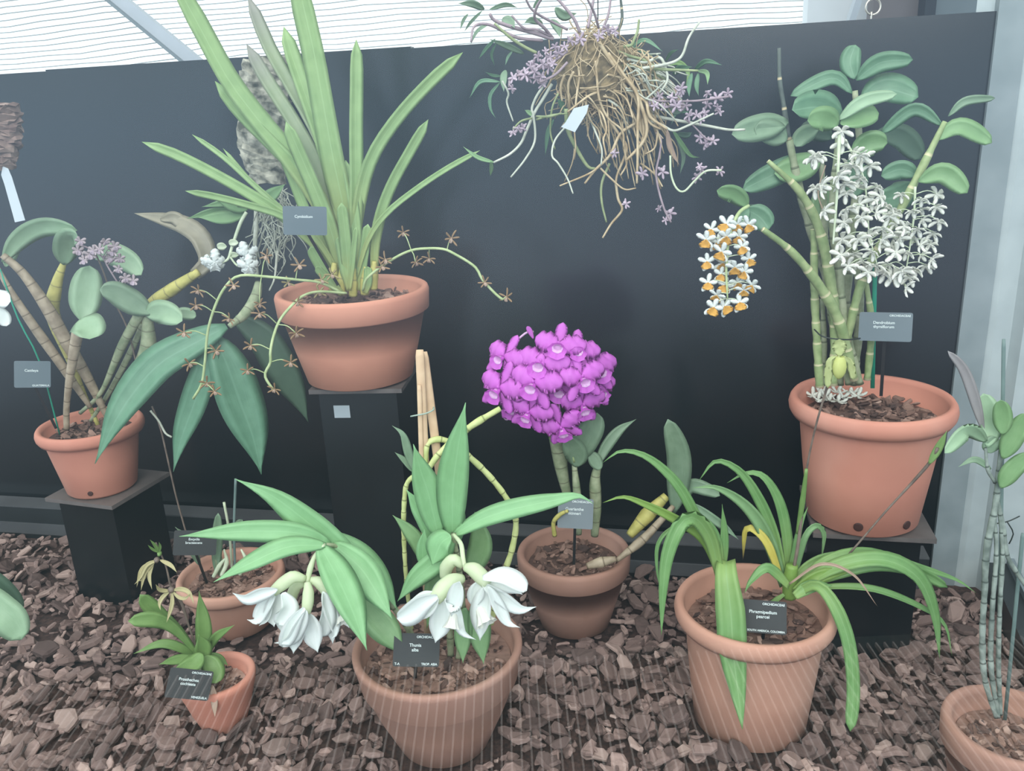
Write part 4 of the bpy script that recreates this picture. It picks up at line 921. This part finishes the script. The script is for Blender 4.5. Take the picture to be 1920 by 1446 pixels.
for P, w, mt, d in [
    ([(1602, 148), (1594, 115), (1604, 84)], 38, 'lf_dend', (.02, .03)), ([(1605, 150), (1650, 118), (1712, 112)], 37, 'lf_dend', (.02, -.01)),
    ([(1598, 175), (1560, 146), (1482, 180)], 28, 'lf_dend', (.02, .03)), ([(1612, 195), (1660, 166), (1722, 182)], 54, 'lf_dend', (.02, 0)),
    ([(1572, 225), (1620, 190), (1682, 176)], 26, 'lf_pale', (-.03, -.05)), ([(1580, 218), (1535, 200), (1485, 206)], 56, 'lf_dend', (-.005, -.035)),
    ([(1572, 235), (1545, 222), (1514, 226)], 46, 'lf_dend2', (-.04, -.06)), ([(1576, 232), (1610, 220), (1648, 212)], 44, 'lf_dend2', (-.03, -.03)),
    ([(1478, 228), (1425, 240), (1372, 252)], 50, 'lf_catt', (-.01, -.03)), ([(1476, 262), (1450, 250), (1415, 240)], 46, 'lf_catt', (-.01, -.02)),
    ([(1535, 240), (1505, 255), (1492, 275)], 34, 'lf_pale', (.02, .02)), ([(1540, 292), (1500, 315), (1452, 325)], 52, 'lf_dend2', (.0, .0)),
    ([(1530, 290), (1455, 325), (1392, 356)], 46, 'lf_dend', (.01, .0)), ([(1598, 300), (1630, 268), (1664, 268)], 46, 'lf_dend2', (-.01, -.02)),
    ([(1640, 250), (1690, 258), (1728, 298)], 46, 'lf_dim', (.03, .03)), ([(1768, 236), (1715, 205), (1652, 250)], 26, 'lf_dend', (-.05, -.02)),
    ([(1778, 218), (1810, 190), (1866, 184)], 17, 'lf_catt', (-.05, -.06)), ([(1757, 262), (1800, 238), (1860, 268)], 34, 'lf_dend2', (-.06, -.08)),
    ([(1722, 340), (1770, 325), (1814, 362)], 40, 'lf_dend2', (-.07, -.1)), ([(1722, 330), (1690, 318), (1652, 330)], 36, 'lf_dend', (-.04, -.03)),
    ([(1716, 345), (1680, 370), (1645, 372)], 54, 'lf_dend', (-.02, -.02)), ([(1402, 388), (1378, 364), (1344, 357)], 34, 'lf_dend2', (-.08, -.1)),
    ([(1398, 392), (1425, 408), (1442, 430)], 46, 'lf_dend', (-.07, -.08)), ([(1405, 392), (1390, 410), (1374, 432)], 26, 'lf_dend', (-.08, -.1)),
    ([(1404, 384), (1412, 400), (1404, 420)], 34, 'lf_dim', (-.05, -.05)), ([(1545, 340), (1538, 380), (1525, 420)], 36, 'lf_dend2', (.01, .0)),
    ([(1590, 300), (1604, 330), (1600, 370)], 44, 'lf_dend', (.01, .01)), ([(1560, 260), (1530, 244), (1498, 248)], 40, 'lf_dim', (.045, .05)),
    ([(1580, 215), (1540, 190), (1500, 165)], 36, 'lf_dim', (.05, .06))]: L(P, w, mt, 'oval', d, fold=.2, n=14)
S([(1548, 310), (1534, 360), (1545, 400)], 2.5, 'dry', (-.03, -.05), 'aerial_root')
WF = [star(5, .0128, .0066, .55, 'petal', .5, .8, seed=s, jit=.25, ruffle=.1, lipmi=0).mesh('flower', ['fl_cream']) for s in (31, 32, 33, 34)]
YF = [star(5, .0124, .0066, 0, 'petal', .72, 1.15, seed=s, jit=.2, ruffle=.12, lipcurve=-.25).mesh('flower', ['fl_white', 'fl_yel']) for s in (41, 42, 43)]
rr = random.Random(12)
def scatter(n, poly, rnd, md):
    out = []; tries = 0
    while len(out) < n and tries < 4000:
        tries += 1; x = rnd.uniform(poly[0], poly[2]); y = rnd.uniform(poly[1], poly[3])
        if poly[4](x, y) and all((x - a) ** 2 + (y - b) ** 2 > md * md for a, b in out): out.append((x, y))
    return out
spray(PB, [(1574, 246), (1572, 300), (1569, 370), (1562, 458)], [8, 6, 5, 3.5], 'spike_w', (-.08, -.11), [(1578, 246), (1580, 268), (1530, 296), (1526, 292), (1614, 290), (1540, 348), (1528, 352), (1545, 395), (1600, 310), (1572, 330)], WF, scale=1.2, dropz=-.6, ped=2, facejit=1.0)
spray(PB, [(1585, 262), (1618, 330), (1627, 400), (1630, 440), (1645, 498)], [5, 4, 3, 2.5], 'spike_w', (-.06, -.1),
      scatter(36, (1570, 290, 1692, 520, lambda x, y: abs(x - (1600 + (y - 290) * .2)) < 28 + (y - 290) * .2), rr, 17), WF, scale=1.2, dropz=-.5, ped=2, facejit=1.0)
spray(PB, [(1716, 350), (1714, 400), (1708, 450), (1700, 500), (1695, 535)], [5, 4, 3, 2], 'spike_w', (-.07, -.09),
      scatter(27, (1655, 360, 1768, 545, lambda x, y: abs(x - (1722 - (y - 360) * .13)) < 48 - max(0, y - 480) * .6), rr, 17), WF, scale=1.02, dropz=-.5, ped=2, facejit=1.0)
spray(PB, [(1404, 386), (1385, 400), (1368, 440), (1362, 500), (1364, 560)], [7, 7, 5, 3], 'spike', (-.1, -.13),
      scatter(25, (1316, 420, 1412, 588, lambda x, y: abs(x - 1364) < 48 - max(0, y - 540) * .5), rr, 18), YF, scale=1.15, dropz=-.35, ped=2, pedmat='spike_w')
mb = MB(); tube(mb, [W(1527, 618, 1.27), W(1545, 632, 1.245), W(1590, 637, 1.24), W(1625, 632, 1.26), W(1640, 626, 1.29)], .0011, 20, 6)
tag(mb.build('wire_tie', 'wire'), 'dark wire tied around the canes of the tall pot', 'tie')
stick('plant_stake', (1641, 488), (1636, 728), 8, 1.285, 1.29, 'greenstake', 'flat bright green stake standing behind the grey label in the tall cane pot', flat=.3)
rf = random.Random(2); pbz = PB.root.location.z + .86 * (W(1635, 743, 1.317).z - PB.root.location.z)
for i, (x, y) in enumerate(((1524, 742), (1540, 738), (1556, 752), (1570, 736), (1582, 744), (1596, 738), (1608, 742), (1548, 744), (1572, 754), (1534, 750))):
    c = W(x, y, 1.3); c = G(x, y, pbz + .009)
    o = bpy.data.objects.new('fallen_flower', rf.choice(WF)); COL.objects.link(o); o.matrix_world = frame_at(c, (rf.uniform(-.3, .3), rf.uniform(-.5, .1), 1), Vector((0, 1, 0)), rf.uniform(0, 6), 1.15)
    tag(o, 'fallen cream flower lying on the bark in the tall cane pot', 'flower', 'fallen flowers in the tall cane pot')

# ------------------------------------------------------------------ orchid G, H
S, L = PG.stem, PG.leaf
S([(441, 1075), (439, 990), (442, 898)], 5, 'greystake', (.0, 0), 'stem'); S([(436, 1075), (430, 1000), (420, 942)], 5, 'spike_w', (.01, .01), 'stem')
L([(405, 1075), (407, 1020), (409, 962)], 20, 'lf_catt', 'oval', (-.02, -.01), 0); L([(425, 1010), (440, 990), (455, 975)], 18, 'lf_catt', 'oval', (.01, 0), 0)
L([(375, 1060), (350, 1010), (328, 988)], 16, 'lf_catt', 'lance', (.02, .0), 0); L([(412, 1080), (410, 1050), (400, 1015)], 14, 'bulb', 'lance', (-.02, -.01), 0, name='dry_sheath')
for P in ([(415, 1080), (425, 1055), (420, 1030)], [(400, 1082), (412, 1060), (425, 1045)], [(450, 1078), (460, 1050), (452, 1030)]): S(P, [7, 9, 3], 'spike_w', (-.03, -.02), 'shoot')
S, L = PH.stem, PH.leaf
for P, w, mt, pf, d in [
    ([(376, 1235), (330, 1182), (290, 1162), (240, 1165)], 30, 'lf_h', 'spoon', (-.01, -.06)), ([(376, 1232), (335, 1182), (290, 1145), (262, 1115)], 30, 'lf_h', 'spoon', (-.0, -.02)),
    ([(378, 1240), (382, 1180), (373, 1108)], 30, 'lf_h', 'lance', (.0, .02)), ([(388, 1225), (405, 1195), (440, 1172)], 17, 'lf_h', 'lance', (.01, .0)),
    ([(375, 1232), (310, 1207), (250, 1226)], 18, 'lf_h', 'lance', (-.0, -.03)), ([(375, 1236), (330, 1238), (298, 1246)], 20, 'lf_h', 'lance', (-.02, -.05)),
    ([(378, 1225), (362, 1245), (325, 1256)], 34, 'lf_h', 'lance', (-.03, -.06)), ([(385, 1230), (400, 1255), (405, 1282)], 40, 'lf_h', 'oval', (-.02, -.04)),
    ([(388, 1228), (410, 1235), (428, 1248)], 16, 'lf_h', 'lance', (-.0, .0)), ([(376, 1240), (380, 1215), (372, 1190)], 34, 'lf_h', 'lance', (-.02, -.02)),
    ([(398, 1285), (402, 1315), (403, 1346)], 13, 'dry', 'lance', (-.045, -.072))]: L(P, w, mt, pf, d, fold=.2)
S([(384, 1265), (378, 1240), (372, 1225)], [14, 18, 10], 'bulb', (0, 0), 'pseudobulb')
S([(378, 1240), (356, 1180), (340, 1130), (322, 1105), (312, 1065), (300, 1035), (292, 1018)], [4, 4, 4, 6, 4, 3, 3], 'spike_d', (0, -.02), 'flower_spike')
def traced_flower(plant, petals, mat, dd, name='flower', core=None):
    root = MB(); c = W(core[0], core[1], plant.Y + dd); s = mpp(c)
    tube(root, [c + Vector((0, .004, 0)), c, c + Vector((0, -.004, -.002))], [core[2] * s * .3, core[2] * s * .5, core[2] * s * .25], 6, 10); f = root.build(name, 'spike_d' if mat == 'fl_spider' else mat, plant.root)
    for i, (P, w) in enumerate(petals):
        mb = MB(); ribbon(mb, [W(x, y, plant.Y + dd - .006 * k) for k, (x, y) in enumerate(P)], w * s, 'lance', lambda c, T, t: T.cross(tocam(c)), .3, .0007, 14); mb.build('petal', mat, f)
traced_flower(PH, [([(319, 1107), (308, 1108), (298, 1105), (292, 1096)], 8), ([(319, 1108), (305, 1120), (299, 1132), (301, 1145)], 8), ([(322, 1108), (323, 1130), (318, 1150), (312, 1168)], 8), ([(324, 1107), (340, 1105), (355, 1112), (364, 1134)], 9), ([(324, 1109), (335, 1120), (348, 1122), (358, 1112)], 7)], 'fl_spider', -.03, core=(321, 1106, 14))
traced_flower(PH, [([(298, 1050), (275, 1060), (262, 1085), (252, 1096)], 8), ([(290, 1055), (272, 1075), (264, 1108)], 7), ([(288, 1055), (280, 1080), (285, 1106)], 7), ([(300, 1050), (320, 1060), (332, 1074)], 8), ([(285, 1052), (265, 1068), (256, 1102)], 6), ([(276, 1060), (270, 1085), (255, 1090)], 6)], 'fl_spider', -.02, core=(294, 1050, 12))
traced_flower(PH, [([(298, 1036), (290, 1022), (281, 1012)], 6), ([(298, 1036), (300, 1025), (298, 1016)], 6), ([(298, 1036), (286, 1030), (277, 1022)], 5)], 'lf_h', -.02, 'bud', core=(299, 1038, 9))

# ------------------------------------------------------------------ orchid I, right edge
S, L, K = PI.stem, PI.leaf, PI.cane
for P, w in [([(1868, 1345), (1846, 1270), (1842, 1190), (1846, 1110), (1850, 1030), (1866, 950), (1872, 890), (1878, 840)], [9, 10, 11, 10, 11, 12, 10, 8]),
             ([(1872, 1345), (1858, 1250), (1860, 1150), (1868, 1040), (1864, 960)], [8, 10, 9, 8, 6]), ([(1876, 1340), (1872, 1240), (1875, 1130), (1880, 1040), (1874, 960)], [8, 9, 8, 8, 6]),
             ([(1866, 925), (1880, 985), (1888, 1040), (1905, 1072), (1925, 1100)], [7, 10, 9, 9, 8]), ([(1866, 905), (1852, 880), (1848, 840)], [7, 7, 5])]: K(P, w, 'cane_grey', (0, .0), seg=.028)
for P, w, mt, d in [([(1850, 828), (1815, 808), (1771, 850)], 30, 'lf_pale', (0, -.03)), ([(1858, 880), (1828, 862), (1796, 876)], 13, 'lf_catt', (0, 0)),
    ([(1852, 838), (1860, 790), (1843, 738)], 40, 'lf_pale', (0, .02)), ([(1880, 815), (1880, 780), (1876, 750)], 34, 'lf_dend2', (-.01, -.01)), ([(1880, 860), (1900, 820), (1928, 775)], 38, 'lf_dend2', (-.01, -.02)),
    ([(1876, 915), (1895, 885), (1930, 850)], 34, 'lf_dend2', (-.01, -.02)), ([(1856, 850), (1858, 835), (1870, 820)], 30, 'lf_catt', (.0, .0)), ([(1884, 820), (1900, 800), (1915, 790)], 20, 'lf_pale', (0, 0)),
    ([(1845, 812), (1825, 740), (1805, 690), (1777, 658)], 20, 'pinkish', (.01, .02))]: L(P, w, mt, 'oval' if w > 15 else 'lance', d, fold=.2)
stick('plant_stake', (1882, 636), (1872, 1340), 7, .93, .915, 'greystake', 'upright grey-green stake among the thin canes beside the concrete wall')
stick('plant_stake', (1918, 1000), (1884, 1350), 7, .93, .915, 'greystake', 'slanting grey-green stake at the right edge among the thin canes')
mb = MB(); tube(mb, [W(1868, 982, .92), W(1890, 978, .92), W(1912, 968, .92)], .0008, 6, 5); tube(mb, [W(1888, 978, .92), W(1900, 1000, .92), W(1892, 1020, .92)], .0008, 6, 5)
tag(mb.build('wire_tie', 'wire'), 'dark forked wire tie between the stakes at the right edge', 'tie')
# leaf reaching in at the lower left
fo = thing('orchid_leaf', W(0, 1160, .95), 'single green leaf reaching in at the lower left over the bark', 'leaf'); PX = Plant(fo, .95)
PX.leaf([(-60, 1090), (-10, 1140), (20, 1165), (40, 1200)], 66, 'lf_pale', 'oval', (0, 0), 10, name='leaf_blade'); PX.leaf([(-60, 1060), (-5, 1110), (38, 1150)], 56, 'lf_dim', 'oval', (.03, .04), 10, name='leaf_blade')

# ------------------------------------------------------------------ hanging bare-root orchid
TY = 1.27; tc = W(1122, 135, TY)
TR = thing('hanging_orchid', tc, 'tangled orchid hanging in the air with tan roots and small lilac flowers', 'hanging orchid'); PT = Plant(TR, TY)
def X(P): return [(860 + .2917 * x, .2917 * y) for x, y in P]
mb = MB(); r = random.Random(9); rows = []
for i in range(15):
    ph = pi * i / 14; rows.append([tc + Vector((sin(ph) * cos(a) * .056 * r.uniform(.88, 1.1), sin(ph) * sin(a) * .05 * r.uniform(.88, 1.1), -cos(ph) * .052 - .004)) for a in [2 * pi * k / 22 for k in range(22)]])
mb.grid(rows, True); mb.build('root_ball', 'moss', TR, False)
mb = MB()
for i in range(230):
    a = r.uniform(0, 2 * pi); e = r.uniform(-1.2, 1.3); n = Vector((cos(e) * cos(a), cos(e) * sin(a) * .85, sin(e))); p = tc + Vector((n.x * .055, n.y * .055, n.z * .05)); t = n.cross(Vector((r.gauss(0, 1), r.gauss(0, 1), r.gauss(0, 1)))).normalized(); P = [p]
    for k in range(4): t = (t + Vector((r.gauss(0, .3), r.gauss(0, .3), r.gauss(-.12, .3)))).normalized(); p = p + t * r.uniform(.008, .022); n2 = (p - tc).normalized(); p = tc + n2 * max(.056, (p - tc).length * .98); P.append(p)
    tube(mb, P, r.uniform(.0005, .0011), 10, 5)
o = mb.build('fine_roots', 'root', TR); o['kind'] = 'stuff'
S, L = PT.stem, PT.leaf
for nm, mt_, n_, x0, y0, dx, dy in (('fine_roots', 'root', 46, (1150, 1215), (90, 200), (10, 85), (60, 190)), ('fine_roots', 'root_pale', 34, (1160, 1220), (110, 190), (20, 110), (0, 70)), ('fine_roots', 'root', 26, (1085, 1150), (170, 200), (-25, 70), (30, 160))):
    mb = MB()
    for i in range(n_):
        x = r.uniform(*x0); y = r.uniform(*y0); ex = r.uniform(*dx); ey = r.uniform(*dy); Y = TY + r.uniform(-.06, .02); P = []
        for k in range(6): t_ = k / 5; P.append(W(x + ex * t_ + r.gauss(0, 4), y + ey * t_ ** 1.5 - 14 * sin(pi * t_) * (ey < 50) + r.gauss(0, 3), Y + r.gauss(0, .006)))
        tube(mb, P, [.0011, .0012, .0008], 14, 5)
    o = mb.build(nm, mt_, TR); o['kind'] = 'stuff'
for P, w, mt in [
    ([(770, 430), (775, 500), (760, 600), (750, 690)], 5, 'root'), ([(740, 460), (705, 540), (710, 650), (715, 700)], 5, 'root'), ([(880, 390), (890, 520), (905, 640), (960, 760), (1050, 840), (1060, 950)], 5, 'root'),
    ([(970, 430), (920, 570), (830, 620), (700, 720)], 5, 'root'), ([(900, 270), (1000, 420), (1120, 560), (1180, 700), (1210, 830), (1180, 920), (1080, 1030)], 8, 'root'), ([(960, 340), (1060, 480), (1150, 620), (1150, 800), (1150, 1000), (1145, 1180)], 6, 'root'),
    ([(1000, 430), (1100, 600), (1200, 650), (1230, 750), (1340, 830)], 7, 'root'), ([(850, 650), (930, 720), (1000, 820), (1040, 880), (1080, 960), (1020, 1120), (1010, 1180)], 6, 'root'), ([(860, 680), (920, 730), (950, 830), (930, 900), (950, 1000)], 4, 'root'),
    ([(1140, 790), (1040, 860), (970, 1000), (880, 1090), (810, 1180)], 6, 'root'), ([(960, 1020), (850, 1110), (650, 1195)], 4, 'root'), ([(910, 1080), (960, 1130), (1060, 1215), (1140, 1210)], 4, 'root'), ([(970, 1050), (920, 1180), (920, 1300), (950, 1430)], 5, 'root_green'),
    ([(1010, 1180), (1025, 1280), (1050, 1350), (980, 1440), (925, 1530)], 5, 'root'), ([(690, 700), (700, 830), (760, 960), (830, 1070), (880, 1085)], 8, 'root_green'), ([(830, 730), (880, 850), (920, 960), (915, 1060)], 4, 'root_pale'),
    ([(560, 530), (500, 620), (470, 700), (480, 740), (490, 900), (430, 1020), (335, 1140)], 5, 'root_pale'), ([(600, 540), (540, 640), (490, 720), (440, 830), (400, 920), (330, 990), (225, 1045)], 6, 'root_pale'), ([(640, 600), (600, 700), (590, 850), (620, 960)], 4, 'root_green'),
    ([(700, 800), (620, 900), (600, 1000), (640, 1050), (700, 1150), (735, 1245)], 4, 'root_pale'), ([(1230, 740), (1380, 770), (1600, 810), (1740, 835), (1840, 833)], 6, 'root_pale'), ([(1280, 850), (1260, 950), (1200, 990)], 4, 'root'), ([(1170, 1050), (1260, 1120), (1310, 1200)], 4, 'root'),
    ([(960, 640), (1040, 700), (1060, 760), (1100, 860)], 5, 'root_pale'), ([(280, 520), (320, 600), (310, 660), (350, 780)], 4, 'root_pale'), ([(610, 250), (480, 210), (330, 170), (230, 130), (200, 90)], 8, 'spike_l'), ([(590, 230), (500, 190), (420, 180), (340, 100)], 5, 'spike_l'),
    ([(700, 190), (560, 120), (470, 60), (420, -30)], 5, 'spike_l'), ([(780, 210), (740, 120), (660, 20), (600, -40)], 6, 'spike_l'), ([(830, 180), (850, 90), (870, -20)], 6, 'spike_l'), ([(900, 180), (870, 80), (820, -20)], 5, 'spike_l'), ([(1020, 210), (1050, 120), (1040, -20)], 6, 'cane_dark'),
    ([(920, 200), (960, 100), (980, -20)], 5, 'spike_l'), ([(540, 260), (370, 240), (200, 160), (100, 170), (80, 270)], 6, 'spike_l'), ([(600, 240), (550, 180), (490, 120), (500, 50), (540, -20)], 6, 'spike_l'), ([(500, 340), (420, 300), (330, 240), (230, 150)], 6, 'root_green'),
    ([(1060, 300), (1110, 290), (1130, 250), (1150, 200), (1160, 125)], 6, 'root_green'), ([(1180, 440), (1300, 420), (1390, 395), (1440, 350), (1480, 240), (1550, 140)], 6, 'root_pale'), ([(1050, 420), (1200, 440), (1400, 450), (1540, 455)], 6, 'root_green'), ([(1080, 380), (1200, 400), (1290, 370), (1330, 440), (1340, 520), (1290, 600)], 6, 'root_pale'),
    ([(1100, 470), (1220, 460), (1330, 510)], 5, 'root_green'), ([(1020, 330), (1100, 360), (1200, 390), (1260, 440), (1250, 540)], 5, 'root_green'), ([(960, 480), (1040, 500), (1130, 560), (1200, 640)], 5, 'root'), ([(940, 580), (1010, 590), (1080, 640), (1120, 760)], 4, 'root'), ([(930, 620), (1000, 640), (1060, 700)], 4, 'root'),
    ([(1140, 620), (1180, 760), (1190, 860), (1160, 960)], 7, 'root'), ([(1100, 560), (1160, 700), (1170, 820), (1200, 900), (1195, 1000)], 6, 'root'), ([(1060, 950), (1080, 1050), (1040, 1130)], 4, 'root'), ([(1230, 780), (1300, 800), (1380, 840), (1470, 810), (1640, 730)], 5, 'root_pale'),
    ([(1200, 640), (1290, 560), (1330, 520)], 4, 'root_pale'), ([(500, 750), (580, 750), (660, 730)], 5, 'root_green'), ([(470, 760), (400, 780), (350, 830)], 4, 'root_green'), ([(500, 770), (600, 740), (700, 730)], 4, 'root_green'), ([(1100, 500), (1140, 600), (1200, 740), (1240, 800), (1300, 830)], 6, 'root'),
    ([(680, 480), (655, 560), (665, 650)], 5, 'root'), ([(900, 600), (905, 540), (960, 480)], 5, 'root')]:
    S(X(P), [w, w, w * .9, w * .7], mt, (r.uniform(-.055, -.03), r.uniform(-.09, -.03)), 'stem' if mt in ('spike_l', 'cane_dark') else 'root', n=len(P) * 5, k=6)
for P, w, mt in [
    ([(420, 345), (300, 290), (195, 252)], 42, 'lf_catt'), ([(165, 60), (90, 25), (-5, 22)], 46, 'lf_catt'), ([(150, 70), (80, 140), (35, 205)], 20, 'lf_catt'), ([(200, 150), (120, 200), (75, 290)], 22, 'lf_catt'), ([(235, 250), (175, 315), (128, 380)], 24, 'lf_dend'), ([(240, 280), (212, 350), (232, 425)], 20, 'lf_dend'),
    ([(345, 330), (315, 370), (300, 420)], 18, 'lf_dend'), ([(275, 490), (220, 485), (170, 462)], 20, 'lf_dend'), ([(265, 525), (140, 525), (68, 632)], 26, 'lf_dend'), ([(265, 530), (205, 610), (205, 700), (240, 762)], 24, 'lf_dend'), ([(300, 450), (290, 500), (290, 590)], 46, 'lf_catt'), ([(230, 1045), (120, 1010), (28, 942)], 28, 'lf_dend2'),
    ([(205, 1040), (210, 1080), (204, 1132)], 28, 'lf_dend2'), ([(480, 745), (455, 725), (425, 708)], 30, 'lf_dend2'), ([(640, 640), (670, 690), (660, 725)], 40, 'lf_dend'), ([(610, 770), (575, 850), (556, 1000)], 30, 'lf_dend'), ([(1110, 300), (1200, 258), (1312, 332)], 26, 'lf_dend'), ([(1115, 300), (1180, 330), (1252, 360)], 22, 'lf_dend'),
    ([(1330, 395), (1365, 340), (1412, 318)], 22, 'lf_dend'), ([(1330, 420), (1420, 405), (1475, 470), (1460, 550)], 34, 'lf_h'), ([(1515, 450), (1590, 395), (1692, 418)], 34, 'lf_dend'), ([(1535, 455), (1595, 470), (1600, 545)], 30, 'lf_dend2'), ([(1500, 470), (1480, 550), (1482, 622)], 34, 'lf_dend'), ([(1540, 470), (1530, 550), (1542, 615)], 32, 'lf_dend'),
    ([(1335, 500), (1390, 580), (1450, 715)], 34, 'dry'), ([(1340, 835), (1360, 950), (1418, 1062)], 38, 'lf_yellow'), ([(1372, 830), (1430, 920), (1490, 1000), (1550, 1012)], 30, 'lf_dend2'), ([(1400, 880), (1445, 1000), (1424, 1118)], 30, 'lf_dim'), ([(1480, 720), (1400, 730), (1365, 805)], 16, 'lf_dend'), ([(620, 50), (680, 100), (760, 85)], 62, 'lf_catt'),
    ([(590, 130), (640, 180), (650, 240)], 54, 'lf_catt'), ([(280, 120), (330, 140), (360, 180)], 60, 'lf_catt'), ([(540, 150), (470, 130), (420, 150)], 44, 'lf_catt'), ([(1330, 700), (1400, 720), (1480, 690)], 40, 'lf_dim'), ([(1400, 860), (1470, 870), (1500, 850)], 40, 'lf_dim'), ([(1380, 480), (1420, 440), (1500, 430)], 46, 'lf_dend'),
    ([(60, 90), (30, 130), (10, 190)], 20, 'lf_catt'), ([(200, 60), (300, 30), (380, 50)], 30, 'lf_catt'), ([(480, 50), (520, 0), (560, -40)], 30, 'lf_catt')]:
    L(X(P), w * .2917, mt if mt != 'lf_yellow' else 'dry', 'lance', (r.uniform(-.04, .03), r.uniform(-.06, .03)), fold=.2, n=12)
hl = [star(5, .0095, .0042, .1, 'petal', .6, .7, seed=s, jit=.3).mesh('flower', ['fl_lil', 'fl_lil']) for s in (51, 52, 53)]
S(X([(1200, 630), (1300, 650), (1500, 650), (1600, 640), (1740, 620)]), 4, 'spike_l', (-.05, -.08), 'flower_spike'); S(X([(1270, 850), (1300, 900), (1290, 1000), (1270, 1100), (1280, 1200), (1320, 1340), (1365, 1430)]), 4, 'spike_l', (-.05, -.07), 'flower_spike')
S(X([(1360, 1000), (1365, 1120), (1400, 1210), (1450, 1230), (1520, 1160), (1590, 1100), (1690, 1095)]), 4, 'spike_w', (-.05, -.08), 'flower_spike'); S(X([(700, 330), (600, 400), (450, 470), (340, 500), (325, 560)]), 5, 'spike_l', (-.05, -.07), 'flower_spike')
S(X([(1450, 760), (1520, 820), (1590, 890), (1640, 905)]), 3, 'spike_l', (-.06, -.07), 'flower_spike'); S(X([(700, 400), (620, 480), (520, 530)]), 5, 'spike_l', (-.06, -.06), 'flower_spike'); S(X([(1200, 650), (1300, 680), (1440, 690)]), 4, 'spike_l', (-.05, -.06), 'flower_spike')
fp = [(460, 430), (350, 500), (345, 570), (510, 360), (560, 330), (540, 540), (500, 510), (590, 370), (620, 300), (680, 300), (720, 260), (780, 250), (960, 190), (1000, 200), (900, 230), (385, 830), (350, 850), (410, 820), (1430, 570), (1420, 590), (1290, 620), (1260, 680), (1600, 600), (1660, 630), (1730, 600), (1600, 670), (1665, 690), (1675, 720), (1370, 630), (1460, 680), (1530, 740), (1580, 730), (1550, 885), (1590, 920), (1635, 905), (1560, 1090), (1530, 1140), (1550, 1070), (1310, 1105), (1180, 1115), (1680, 1100), (1000, 985), (1285, 1340), (1360, 1370), (1330, 1415), (1075, 1310), (540, 410), (490, 460), (430, 480), (580, 430), (530, 490), (640, 340), (600, 410), (480, 410), (390, 480), (450, 500), (1320, 690), (1240, 660), (1400, 680), (1480, 740), (1560, 770)]
for x, y in X(fp):
    c = W(x, y, TY + r.uniform(-.08, -.05)); put(r.choice(hl), 'flower', TR, c, tocam(c) + Vector((r.uniform(-.8, .8), 0, r.uniform(-.8, .5))), r.uniform(0, 6), r.uniform(.7, 1.1))
# hanging wire up out of the picture
mb = MB(); tube(mb, [tc + Vector((0, 0, .05)), tc + Vector((.003, 0, .3)), tc + Vector((0, 0, .6))], .0008, 6, 5); mb.build('hanging_wire', 'wire', TR)
mb = MB(); pl = [(1052, 238), (1060, 230), (1076, 203), (1104, 196), (1100, 212), (1078, 248)]
A = [W(x, y, 1.19) for x, y in pl]; mb.grid([[p for p in A], [p + Vector((0, .0008, 0)) for p in A]], True)
tag(mb.build('plant_tag', 'tag', None, False), 'white tag hanging in the tan roots of the tangled orchid', 'tag')
# eye hook on the panel's top edge and the small pale rectangle on the middle pedestal
e = W(1663, 30, 1.49); mb = MB(); e.y = WY0 + WS * e.x + .012; e.z = WT
s_ = .0009; tube(mb, [e + Vector((0, 0, -.004)), e + Vector((0, 0, .012))], .0016, 4, 8)
rows = []
cc = e + Vector((.002, 0, .0195))
for i in range(25):
    a = -pi / 2 + 2 * pi * i / 24 * .96; p = cc + Vector((cos(a) * .0125, 0, sin(a) * .0125)); n = Vector((cos(a), 0, sin(a)))
    rows.append([p + (n * cos(g) + Vector((0, 1, 0)) * sin(g)) * .0017 for g in [2 * pi * k / 8 for k in range(8)]])
mb.grid(rows, True); tag(mb.build('eye_hook', 'steel'), 'small steel eye hook screwed into the top edge of the black panel', 'hook')
pc = Matrix.Rotation(radians(-6), 3, 'Z'); c = Vector((-.275, 1.552, 0)) + pc @ Vector((-.032, -.0736, 0)); c.z = W(620, 773, c.y).z
mb = MB(); mb.box(c, (.030, .001, .024), pc); tag(mb.build('pale_rectangle', 'rectangle', None, False), 'small pale rectangle on the front of the tall middle pedestal', 'rectangle')  # thin grey-white rectangle against the pedestal's front face
